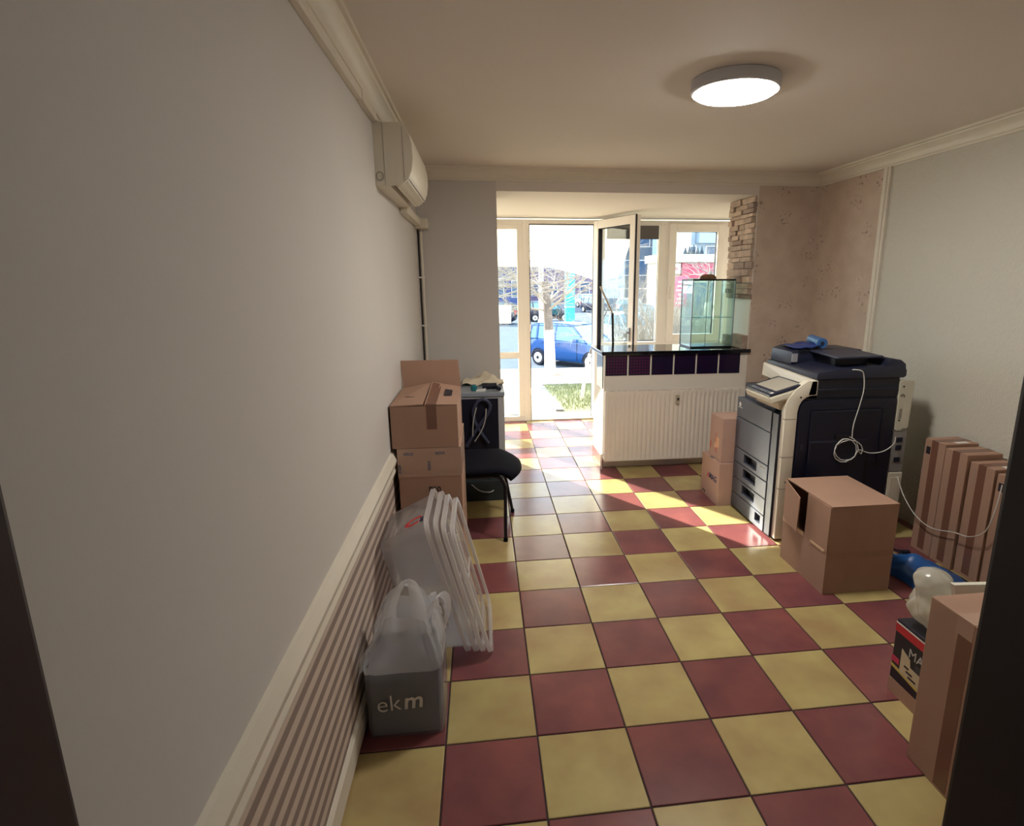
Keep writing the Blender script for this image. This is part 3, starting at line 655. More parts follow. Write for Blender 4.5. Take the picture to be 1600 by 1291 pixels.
# cream corner post sweeping up into the band under the scanner (near side)
post = [(1.972, .02), (2.050, .02), (2.050, .84), (2.056, .88), (2.072, .912), (2.10, .935), (2.13, .942), (2.165, .944), (2.165, 1.036), (2.10, 1.036), (2.03, .985), (1.985, .93), (1.972, .88)]
MB().prism(post, 'y', cy0, cy0+.05).build('corner_post', cream_pl, cp_, smooth=30, bevel=.006)
for zz in (.355, .56, .80): MB().box(1.970, 2.051, cy0-.0006, cy0+.02, zz, zz+.003).build('seam', MATS['seam_grey'], cp_)
for q in ((2.012, cy0, .40), (2.062, cy0, .935)): MB().lathe([(.006, -.001), (.006, .004)], q, 10, 'y').build('screw', metal_bk, cp_)
MB().hexa([(2.105, cy0, .944), (2.165, cy0, .944), (2.125, cy1+.02, .975), (2.165, cy1+.02, .975), (2.125, cy0, 1.036), (2.165, cy0, 1.036), (2.13, cy1+.02, 1.060), (2.165, cy1+.02, 1.060)]).build('front_band', cream_pl, cp_, bevel=.004)
MB().box(2.164, 2.70, cy0+.006, cy1, .925, 1.040).build('scanner', black_pl, cp_, bevel=.005)
MB().box(2.02, 2.16, 1.47, cy1, .822, .850).build('output_tray', mat('tray_grey', (104, 108, 118), .5), cp_, bevel=.004)
MB().box(1.985, 2.03, 1.50, 1.90, .825, .90).build('output_wall', navy_pl, cp_, bevel=.004)
# side panel relief
sp = MB().prism([(2.058, .03), (2.69, .03), (2.69, .915), (2.13, .915), (2.085, .905), (2.064, .88), (2.058, .84)], 'y', cy0-.004, cy0+.02).build('side_panel', mat('side_black', (13, 16, 36), .42), cp_, bevel=.004)
MB().box(2.13, 2.60, cy0-.012, cy0, .50, .855).build('side_tray', MATS['side_black'], sp, bevel=.012)
MB().box(2.13, 2.52, cy0-.018, cy0, .32, .665).build('side_door', MATS['side_black'], sp, bevel=.012)
MB().box(2.30, 2.42, cy0-.021, cy0-.010, .665, .70).build('door_grip', metal_bk, sp, bevel=.004)
MB().box(2.085, 2.105, cy0-.008, cy0, .60, .64).build('latch', navy_pl, sp, bevel=.003)
MB().box(2.16, 2.69, cy0-.003, cy0+.01, .975, .981).build('scanner_seam', navy_pl, cp_)
# lid and document feeder
MB().prism([(2.150, 1.042), (2.715, 1.042), (2.730, 1.052), (2.730, 1.085), (2.715, 1.108), (2.68, 1.118), (2.30, 1.100), (2.160, 1.082), (2.150, 1.07)], 'y', cy0-.006, cy1+.01).build('scanner_lid', navy_pl, cp_, smooth=30, bevel=.004)
MB().prism([(2.175, 1.085), (2.69, 1.095), (2.69, 1.15), (2.66, 1.175), (2.35, 1.185), (2.22, 1.182), (2.180, 1.165)], 'y', 1.70, cy1+.01).build('document_feeder', navy_pl, cp_, smooth=30, bevel=.006)
MB().hexa([(2.30, 1.40, 1.155), (2.60, 1.40, 1.16), (2.30, 1.72, 1.165), (2.60, 1.72, 1.17), (2.30, 1.40, 1.168), (2.60, 1.40, 1.172), (2.30, 1.72, 1.178), (2.60, 1.72, 1.182)]).build('document_tray', mat('tray_charcoal', (48, 52, 72), .45), cp_, bevel=.005)
MB().box(2.34, 2.56, 1.48, 1.71, 1.10, 1.16).build('tray_support', black_pl, cp_, bevel=.008)
MB().prism([(2.60, 1.10), (2.73, 1.09), (2.725, 1.125), (2.69, 1.15), (2.62, 1.16)], 'y', cy0, 1.72).build('lid_hump', navy_pl, cp_, smooth=30, bevel=.008)
MB().box(2.178, 2.215, 1.692, 1.702, 1.10, 1.155).build('feeder_sticker', mat('sticker_grey', (150, 150, 156), .5), cp_)
# operation panel on its arm
op = empty('control_panel', (1.985, 1.52, .935), 0, cp_)
panel = Matrix.Rotation(math.radians(-16), 4, 'Y')
def tilt_box(name, m, q, bev, par):
    b = MB().box(*q)
    for v in b.v: v.xyz = panel @ v
    return b.build(name, m, par, bevel=bev)
tilt_box('panel_body', cream_pl, (-.115, .125, -.155, .165, -.012, .035), .012, op)
tilt_box('panel_bezel', navy_pl, (-.11, .12, -.15, .16, .034, .050), .006, op)
tilt_box('screen', mat('grey_screen', (178, 172, 160), .15), (-.05, .105, -.12, .13, .0495, .0512), 0, op)
for k in range(7): tilt_box('button', mat('button_grey', (130, 132, 140), .4), (-.095, -.078, -.11+k*.034, -.09+k*.034, .050, .0535), .002, op)
tilt_box('button', ink_white, (-.095, -.075, -.142, -.122, .050, .054), .002, op)
MB().hexa([(1.965, 1.42, .845), (2.12, 1.42, .85), (1.955, 1.70, .85), (2.12, 1.70, .85), (1.93, 1.36+.03, .91), (2.13, 1.40, .94), (1.92, 1.68, .90), (2.13, 1.70, .95)]).build('panel_arm', cream_pl, cp_, bevel=.012)
# opened cream cover at the rear corner, ports below
rc = MB().prism([(2.700, .715), (2.715, .705), (2.745, .705), (2.75, .718), (2.775, .718), (2.79, .725), (2.795, 1.01), (2.785, 1.022), (2.71, 1.024), (2.70, 1.018)], 'y', cy0-.004, cy0+.03).build('rear_cover', mat('aged_cream', (206, 202, 184), .5, var=.08), cp_, bevel=.003)
for k in range(8): MB().box(2.715, 2.735, cy0-.0048, cy0, .785+k*.008, .788+k*.008).build('vent_slit', ink_dark, rc)
for (x, zz) in ((2.725, .985), (2.722, .772)): MB().lathe([(.006, -.0055), (.006, 0)], (x, cy0, zz), 10, 'y').build('screw', ink_dark, rc)
MB().tube([(2.724+.012*math.cos(a), cy0-.006, .925+.012*math.sin(a)) for a in [math.radians(d) for d in range(-30, 220, 25)]], .002, 5).build('clip_hook', ink_dark, rc)
MB().box(2.70, 2.792, cy0+.01, cy1-.05, .02, 1.0).build('rear_frame', mat('rear_grey', (168, 166, 160), .5), cp_, bevel=.004)
MB().box(2.70, 2.79, cy0+.002, cy0+.02, .44, .70).build('port_panel', mat('port_grey', (150, 148, 146), .5), cp_)
for zz in (.50, .58, .63): MB().box(2.725, 2.765, cy0-.003, cy0+.004, zz, zz+.03).build('port', navy_pl, cp_)
MB().box(2.70, 2.795, cy0-.004, cy0+.02, .02, .43).build('lower_rear_cover', cream_pl, cp_, bevel=.004)
MB().box(2.715, 2.78, cy0-.006, cy0, .25, .40).build('cover_inset', cream_pl, cp_)
# cable over the side
cyb = cy0-.026
pth = cat_rom([(2.36, cyb+.03, 1.098), (2.41, cyb-.005, 1.095), (2.435, cyb, 1.06), (2.445, cyb, .98), (2.43, cyb, .88), (2.405, cyb, .76), (2.405, cyb, .675)], 7)
coil = []
for k in range(40):
    a = math.pi/2 - k*2*math.pi*2.4/40; r = .070-.022*math.sin(k*.42)
    coil.append((2.388+.012*math.sin(k*.2)+r*1.1*math.cos(a), cyb-.003*(k % 3), .615+r*math.sin(a)))
tail = cat_rom([coil[-1], (2.46, cyb, .60), (2.54, cyb, .575), (2.63, cyb, .585), (2.69, cyb, .63), (2.705, cyb+.012, .67)], 6)
tag(MB().tube(pth+[Vector(p) for p in coil]+tail[1:], .0032, 6).build('cable', cable_w, smooth=60), 'white cable coiled against the black side of the copier', 'cable')
# blue bag roll on the feeder
blue_film = mat('blue_film', (30, 62, 132), .28, var=.35, vscale=18, bump=.2, bscale=25)
br = thing('bag_roll', 'roll of blue refuse bags, partly unrolled, on the copier feeder', 'bag roll', (2.40, 1.80, 1.185))
rd = math.atan2(-.20, -.035)
u_ = Vector((-.05, -.20, 0)).normalized(); n_ = Vector((-u_.y, u_.x, 0))
MB().tube([Vector((.03, .10, .040)), Vector((-.02, -.105, .034))], .033, 18).build('roll', mat('blue_roll', (56, 104, 164), .3, var=.2, vscale=30), br, smooth=50)
MB().tube([Vector((-.0195, -.1035, .034)), Vector((-.0205, -.107, .034))], .013, 12).build('core', navy_pl, br)
MB().grid(lambda u, v: (-.03-.17*u+.01*math.sin(8*v), .13-.24*v-.02*u, .004+.008*abs(math.sin(7*u+3*v))+.02*(1-u)**4), 16, 14).build('loose_sheet', blue_film, br, smooth=60, solid=.002)

# ------------------------------------------------------------------ big open carton in front of the copier
t = thing('carton', 'big brown carton on its side with loose end flaps in front of the copier', 'box', (2.105, .965, 0))
a, b, h = .187, .215, .492
w = .005
MB().box(-a, a, -b, -b+w, 0, h).box(-a, a, b-w, b, 0, h).box(a-w, a, -b+w, b-w, 0, h).box(-a, a-w, -b+w, b-w, 0, w).build('body', carton, t, bevel=.0015)
MB().hexa([(-a, -b-.003, h-.004), (a, -b-.003, h-.004), (-a-.004, b, h-.004), (a, b, h-.004), (-a, -b-.003, h+.002), (a, -b-.003, h+.002), (-a-.006, b, h+.003), (a, b, h+.002)]).build('top', carton, t)
MB().box(-a-.004, -a+.001, -b, b, .0, .250).build('flap', carton, t)
MB().box(-a-.006, -a, -b, -.01, .240, h-.004).build('flap', carton, t)
MB().hexa([(-a-.052, .0, .262), (-a-.047, .0, .262), (-a-.006, b, .252), (-a-.001, b, .252), (-a-.050, -.005, h-.030), (-a-.045, -.005, h-.030), (-a-.012, b, h-.002), (-a-.006, b, h-.002)]).build('loose_flap', carton, t)
MB().box(-a-.008, -a-.003, .0, b, .235, .258).box(-a-.008, -a-.004, -b+.02, -.07, .232, .246).build('cut_edge', mat('carton_edge', (214, 180, 150), .8), t)
MB().box(-a, a, -b-.0008, -b, .20, .235).build('tape', mat('tape_faint', (158, 122, 104), .3), t)

# ------------------------------------------------------------------ flat cartons along the right wall
hts = (.70, .685, .655, .64)
labs = ('first flat upright carton from the copier, against the right wall', 'second flat upright carton from the copier, against the right wall', 'third flat upright carton from the copier, against the right wall', 'fourth flat upright carton from the copier, near the doorway end of the row')
for k in range(4):
    y1 = 1.205-k*.158; y0 = y1-.15; x0 = (2.79, 2.785, 2.80, 2.81)[k]
    t, a, b, h = carton_box('flat_carton', labs[k], x0, 3.0, y0, y1, 0, hts[k], carton, 'flat cartons along the right wall', bev=.003)
    MB().box(-a-.0008, a, -.024, .024, .02, h+.0008).build('tape', tape_m, t)
    if k in (0, 3): MB().box(-a-.001, -a, .03, .06, h-.09, h-.045).build('label', ink_dark, t)
    if k == 2: MB().box(-a-.001, -a, .035, .062, h-.12, h-.03).build('label', mat('label_tan', (160, 130, 112), .6), t)
    if k != 1: MB().box(-.02, .06, -.06, -.03, h, h+.001).build('label', ink_white, t)
wc = cat_rom([atx(1402, 745, 2.76), atx(1412, 775, 2.755), atx(1430, 805, 2.75), atx(1455, 825, 2.75), atx(1490, 832, 2.75), atx(1515, 839, 2.75), atx(1540, 830, 2.76), atx(1556, 795, 2.77), atx(1566, 758, 2.785)], 6)
tag(MB().tube(wc, .003, 6).build('cable', cable_w, smooth=60), 'thin white cable sagging in front of the flat cartons', 'cable')
fc = cat_rom([(2.62, 1.30, .006), (2.64, 1.22, .006), (2.66, 1.12, .006), (2.70, 1.0, .006), (2.762, .9, .006), (2.772, .72, .006), (2.772, .55, .006), (2.75, .40, .006)], 6)
tag(MB().tube(fc, .006, 6).build('power_cord', black_pl, smooth=60), 'black power cord on the floor along the flat cartons', 'cord')
tag(MB().box(-.03, .03, -.016, .016, 0, .028).build('plug', black_pl, bevel=.006, loc=(2.665, 1.10, .0)), 'black plug block on the cord beside the flat cartons', 'plug')
# blue plastic bag on the floor
def bb_(u, v):
    x = 2.40+.33*u+.03*math.sin(5*v); y = .66+.42*v
    e = (math.sin(math.pi*u)**.5)*(math.sin(math.pi*v)**.5)
    return (x, y, .004+.10*e*(1-.45*u)*(1+.25*math.sin(11*u+5*v)+.2*math.sin(17*v-4*u)))
tag(MB().grid(bb_, 26, 30).build('blue_bag', mat('blue_bag_film', (40, 96, 168), .3, var=.3, vscale=9, bump=.25, bscale=18), smooth=70), 'flattened blue plastic bag on the floor before the flat cartons', 'bag')
tag(MB().grid(lambda u, v: (2.405+.05*u, .95+.06*v, .030+.05*u+.02*math.sin(3*v)), 6, 6).build('paper_scrap', ink_white, solid=.003), 'white paper scrap poking from the blue bag', 'paper')

# ------------------------------------------------------------------ near right: printed box, bag on it, tall carton
t = thing('printed_box', 'black and red printed box lettered MARC beside the tall taped carton', 'box', (1.905, -.085, 0))
a, b, h = .137, .150, .318
MB().box(-a, a, -b, b, 0, h).build('body', mat('print_black', (22, 22, 40), .4), t, bevel=.003)
MB().box(-a-.0009, a+.0009, -b-.0009, b+.0009, .0, .062).build('brown_band', carton, t)
MB().box(-a-.0008, a, -b-.0006, b+.0008, .268, .302).build('red_band', ink_red, t); MB().box(-a-.001, a, -b-.0008, b+.001, .302, .3075).build('white_line', ink_white, t)
MB().box(-a-.0008, -a, .112, b+.0006, .135, .160).build('red_patch', mat('pink_patch', (196, 52, 88), .5), t)
MB().hexa([(-a-.0008, .15, .112), (-a, .15, .112), (-a-.0008, -.15, .075), (-a, -.15, .075), (-a-.0008, .15, .124), (-a, .15, .124), (-a-.0008, -.15, .100), (-a, -.15, .100)]).build('yellow_band', mat('print_yellow', (204, 182, 96), .5), t)
MB().prism([(.105, .115), (.105, .215), (.06, .195), (.055, .165), (-.14, .155), (-.14, .095)], 'x', -a-.0012, -a).build('picture_panel', mat('print_cream', (206, 190, 160), .5), t)
for k in range(3): MB().box(-a-.0018, -a-.001, .02+.02*k, .06+.012*k, .118+.016*k, .126+.016*k).build('print_mark', ink_dark, t)
MB().box(-a-.0016, -a-.001, -.10, .035, .165, .195).build('print_strip', mat('print_grey', (58, 58, 66), .5), t)
text('lettering', 'MARC', .052, (-a-.0012, .072, .205), (0, -1, 0), (0, 0, 1), mat('print_silver', (186, 184, 180), .4), t)
wb = mat('white_film', (226, 222, 206), .45, var=.15, vscale=16, bump=.35, bscale=22)
film = clear_mat('bag_film2', (.95, .95, .94), .2, body=.72, body_rgb=(226, 222, 208), ior=1.4)
RB = random.Random(11); wn = [[RB.uniform(-1, 1) for _ in range(24)] for _ in range(14)]
def wbag(u, v):
    a_ = 2*math.pi*u; k = int(v*12); ph = wn[k][int(u*23.9)]
    prof = [(0, .035), (.12, .085), (.3, .098), (.48, .085), (.58, .062), (.68, .066), (.82, .078), (.93, .062), (1, .012)]
    for q in range(len(prof)-1):
        if prof[q][0] <= v <= prof[q+1][0]:
            f_ = (v-prof[q][0])/(prof[q+1][0]-prof[q][0]); r = prof[q][1]+(prof[q+1][1]-prof[q][1])*f_; break
    r *= 1+.20*ph+.06*math.sin(3*a_+7*v); cxx = 1.862-.045*math.sin(1.6*v)+.02*v
    return (cxx+r*math.cos(a_)*.85, -.02+r*math.sin(a_)*.95+.02*v, .319+.245*v)
tag(MB().grid(wbag, 24, 13, True).build('plastic_bag', film, sub=2, smooth=90), 'crumpled white plastic bag on the black and red printed box', 'bag')
tag(MB().hexa([(1.80, -.20, .320), (2.02, -.215, .320), (1.80, -.185, .320), (2.02, -.20, .320), (1.72, -.205, .622), (2.10, -.235, .618), (1.72, -.188, .622), (2.10, -.215, .618)]).build('foam_sheet', mat('white_foam', (226, 224, 210), .7)), 'white foam sheet standing behind the tall taped carton', 'foam sheet')
t, a, b, h = carton_box('carton', 'tall taped carton standing beside the dark doorway', 1.60, 1.84, -.74, -.250, 0, .618, carton, bev=.004)
MB().box(-a-.0008, -a+.001, b-.165, b-.115, .01, .56).box(-a-.001, -a+.001, b-.20, b-.175, .2, .60).build('tape', tape_m, t)
MB().box(-a-.0006, a, b-.165, b-.105, h-.08, h+.0008).build('tape', tape_clear, t)

# ------------------------------------------------------------------ on the counter
dc = thing('display_case', 'glass display case with black lid on the counter', 'display case', (2.20, 3.21, 1.0365), math.radians(2))
a, b, h = .195, .125, .60
for q in ((-a, a, -b, -b+.004), (-a, a, b-.004, b), (-a, -a+.004, -b, b), (a-.004, a, -b, b)): MB().box(*q, .012, h-.015).build('glass_side', case_glass, dc)
MB().box(-a, a, -b, b, 0, .012).build('base', metal_bk, dc); MB().box(-a-.004, a+.004, -b-.004, b+.004, h-.015, h).build('lid', metal_bk, dc, bevel=.002)
for x in (-a, a):
    for y in (-b, b): MB().box(x-.004, x+.004, y-.004, y+.004, .01, h-.01).build('post', steel, dc)
MB().box(-.06, -.057, -b-.001, -b+.003, .01, h-.01).build('door_edge', metal_bk, dc)
MB().box(-a+.004, a-.004, -b+.004, b-.004, .262, .268).build('shelf', clear_mat('shelf_glass', (.7, .85, .82)), dc)
def dome(u, v):
    r = math.cos(v*math.pi/2)**.6; return (.075*r*math.cos(2*math.pi*u), .06*r*math.sin(2*math.pi*u), .042*math.sin(v*math.pi/2))
tag(MB().grid(dome, 20, 8, True).build('bread_basket', mat('brown_wicker', (140, 100, 72), .7, var=.4, vscale=40, bump=.4, bscale=80), smooth=60, loc=(2.19, 3.20, 1.637)), 'brown wicker dome on top of the display case', 'basket')
# mop leaning inside the bay behind the counter
mp = thing('mop', 'mop with pale handle leaning behind the counter by the open door', 'mop', (0, 0, 0))
p0 = aty(958, 548, 3.55); p1 = aty(957, 490, 3.58); p2 = aty(938, 448, 3.75)
pb = p1+(p0-p1)*(p1.z-.03)/(p1.z-p0.z)
MB().tube([pb, p1], .012, 8).build('grip', metal_bk, mp); MB().tube([p1, p2], .009, 8).build('handle', mat('pale_stick', (196, 184, 166), .5), mp)
MB().lathe([(.05, .001), (.06, .01), (.03, .05), (.014, .06)], (pb.x, pb.y, 0), 12).build('mop_head', mat('mop_grey', (120, 118, 120), .9), mp, smooth=50)

# ------------------------------------------------------------------ outside
SL = .105
def slope(px, py): return onp(px, py, (0, SL, 1), SL*4.9)
def gz(y): return -SL*(y-4.9) if y > 4.9 else 0.0
YC, ZR = 16.6, -1.40
pave = mat('pavement', (180, 170, 148), .95, spec=.1, var=.10, vscale=2.5, bump=.05)
struct(MB().add([(-16, 4.85, -.012), (24, 4.85, -.012), (24, YC, gz(YC)), (-16, YC, gz(YC)), (-16, 4.85, -.4), (24, 4.85, -.4), (24, YC, -1.8), (-16, YC, -1.8)],
                [(0, 1, 2, 3), (4, 7, 6, 5), (0, 4, 5, 1), (1, 5, 6, 2), (2, 6, 7, 3), (3, 7, 4, 0)]).build('pavement', pave))
struct(MB().box(-80, 110, YC+.15, 130, -1.8, ZR).build('road', mat('asphalt', (84, 94, 106), .95, spec=.05, var=.12, vscale=1.2)))
struct(MB().box(-30, 50, YC, YC+.16, -1.8, gz(YC)+.01).build('kerb', mat('kerb_stone', (200, 192, 172), .8)))
# grass bed with dark kerbs
bz = lambda y: -.012+(y-4.85)/(YC-4.85)*(gz(YC)+.012)
bl = [Vector((1.17, 5.50, 0)), Vector((1.347, 9.93, 0))]
bed = struct(MB().add([(1.17, 5.5, bz(5.5)+.004), (4.6, 5.5, bz(5.5)+.004), (4.7, 9.93, bz(9.93)+.004), (1.347, 9.93, bz(9.93)+.004)], [(0, 1, 2, 3)]).build('garden_bed', mat('turf', (116, 120, 86), .95, var=.35, vscale=5, bump=.4, bscale=40)))
kb = mat('dark_kerb', (104, 106, 112), .8)
def kerb(p, q, w=.10):
    p, q = Vector((*p, bz(p[1]))), Vector((*q, bz(q[1]))); d = (q-p); n = Vector((-d.y, d.x, 0)).normalized()*w/2; u = Vector((0, 0, .03)); dn = Vector((0, 0, -.05))
    MB().hexa([p-n+dn, p+n+dn, q-n+dn, q+n+dn, p-n+u, p+n+u, q-n+u, q+n+u]).build('edging', kb, bed)
for (p, q) in (((1.17, 5.5), (1.347, 9.93)), ((1.347, 9.93), (4.7, 9.93))):
    L = (Vector(q)-Vector(p)).length; n = max(1, int(L/1.1))
    for k in range(n):
        f0, f1 = k/n+.004, (k+1)/n-.004
        kerb((p[0]+(q[0]-p[0])*f0, p[1]+(q[1]-p[1])*f0), (p[0]+(q[0]-p[0])*f1, p[1]+(q[1]-p[1])*f1))
gb_ = MB(); RG = random.Random(5)
for _ in range(7000):
    y = RG.uniform(5.6, 9.85); x = RG.uniform(1.25+(y-5.5)*.04, 4.5); zz = bz(y)+.012; h = RG.uniform(.03, .09); an = RG.uniform(0, 6.3); w = .006
    dx, dy = math.cos(an)*w, math.sin(an)*w
    gb_.add([(x-dx, y-dy, zz), (x+dx, y+dy, zz), (x+RG.uniform(-.03, .03), y+RG.uniform(-.03, .03), zz+h)], [(0, 1, 2)])
go = gb_.build('grass', mat('grass_blades', (132, 138, 98), .9, var=.3, vscale=3)); go['kind'] = 'stuff'; go['label'] = 'short pale grass in the bed outside the door'; go['category'] = 'grass'

# trees and shrubs
bark = mat('bark', (118, 108, 102), .9, var=.4, vscale=20, bump=.6, bscale=30, stretch=(1, 1, .3))
limew = mat('lime_wash', (214, 202, 180), .85, var=.15, vscale=14)
twig = mat('pale_twig', (150, 142, 132), .9, var=.3, vscale=12)
def grow(b, p, d, L, r, lev, rng, spread=.6, up=.12, kids=(2, 4), n=5):
    pts = [p]; q = p; dd_ = d.copy(); seg = 4
    for _ in range(seg):
        dd_ = (dd_+Vector((rng.uniform(-.16, .16), rng.uniform(-.16, .16), rng.uniform(-.1, .12)+up*.3))).normalized(); q = q+dd_*L/seg; pts.append(q)
    b.tube(pts, r, n, r2=r*.55, caps=False)
    if lev <= 0: return
    for _ in range(rng.randint(*kids)):
        f = rng.uniform(.35, 1.0); k = min(int(f*seg), seg-1); s_ = pts[k]+(pts[k+1]-pts[k])*(f*seg-k)
        nd = (dd_+Vector((rng.uniform(-1, 1), rng.uniform(-1, 1), rng.uniform(-.5, .8)))*spread+Vector((0, 0, up))).normalized()
        grow(b, s_, nd, L*rng.uniform(.55, .8), r*.5, lev-1, rng, spread, up, kids, 4 if lev > 1 else 3)
def tree(label, base, hgt, r, lean_, seed, crown=4.0, group='street trees', lev=4):
    rng = random.Random(seed); t = thing('street_tree', label, 'tree', base, 0, group)
    tp = [Vector((0, 0, -.1)), Vector((lean_*.2, 0, hgt*.35)), Vector((lean_*.55, .02, hgt*.7)), Vector((lean_, 0, hgt))]
    tp = cat_rom(tp, 5); b = MB().tube(tp, [r*(1.25-.5*i/(len(tp)-1)) if i else r*1.5 for i in range(len(tp))], 10)
    b.build('trunk', bark, t, smooth=60)
    k = int(len(tp)*.55); MB().tube(tp[:k], [(r*(1.25-.5*i/(len(tp)-1)) if i else r*1.5)+.006 for i in range(k)], 10).build('painted_trunk', limew, t, smooth=60)
    cb = MB()
    for i in range(13):
        s_ = tp[-1-rng.randint(0, 5)]; an = i*.75+rng.uniform(-.3, .3)
        grow(cb, s_, Vector((math.cos(an), math.sin(an), rng.uniform(-.05, .9))).normalized(), crown*rng.uniform(.35, .6), r*.26, lev, rng, .8, -.02, (3, 5))
    cb.build('branches', twig, t, smooth=60); return t
b0 = slope(860, 586)
tree('bare street tree with whitewashed trunk in front of the blue car', b0, 2.5, .125, -.12, 21, 3.2)
MB().box(b0.x-.7, b0.x+.7, b0.y-.5, b0.y+.5, b0.z-.05, b0.z+.03).build('tree_pit', mat('pit_edge', (150, 128, 110), .9, var=.3), bpy.data.objects['street_tree'], loc=(-b0.x, -b0.y, -b0.z))
tree('bare street tree beyond the left glass panel', (-.4, 12.6, gz(12.6)), 2.4, .12, .1, 33, 3.4)
tree('young bare street tree on the terrace left of the door', (-2.6, 9.3, gz(9.3)), 2.9, .06, .05, 57, 1.5, lev=3)
s0 = slope(908, 624)
tree('thin whitewashed sapling standing in the grass bed', s0, 1.45, .019, .42, 41, 1.2, lev=2)
tree('bare tree standing beside the crimson shop', (13.3, 30.5, ZR), 3.6, .12, .2, 77, 3.2, lev=3)
def shrub(label, base, hgt, n, seed, w):
    rng = random.Random(seed); b = MB()
    for _ in range(n):
        an = rng.uniform(0, 6.28); f = rng.uniform(.1, .75)
        p = Vector((rng.uniform(-w, w), rng.uniform(-.35, .35), 0))
        grow(b, p, Vector((math.cos(an)*f, math.sin(an)*f, 1)).normalized(), hgt*rng.uniform(.4, .65), .009, 3, rng, .6, .12, (3, 4), 4)
    t = thing('shrub', label, 'shrub', base, 0, 'bare shrubs outside the window'); b.build('branches', mat('shrub_twig', (150, 142, 132), .9, var=.3, vscale=10), t)
    MB().lathe([(w*.7, -.05), (w*.5, .06), (w*.2, .10)], n=12).build('root_clump', mat('soil', (110, 98, 90), .95), t); return t
shrub('bare twiggy shrub outside the narrow window pane', (3.15, 8.0, gz(8.0)), 1.75, 48, 3, .35)
shrub('bare twiggy shrub outside the wide window sash', (3.95, 8.5, gz(8.5)), 1.75, 48, 9, .35)
shrub('bare twiggy shrub outside behind the display case', (4.75, 9.0, gz(9.0)), 1.5, 20, 15, .35)

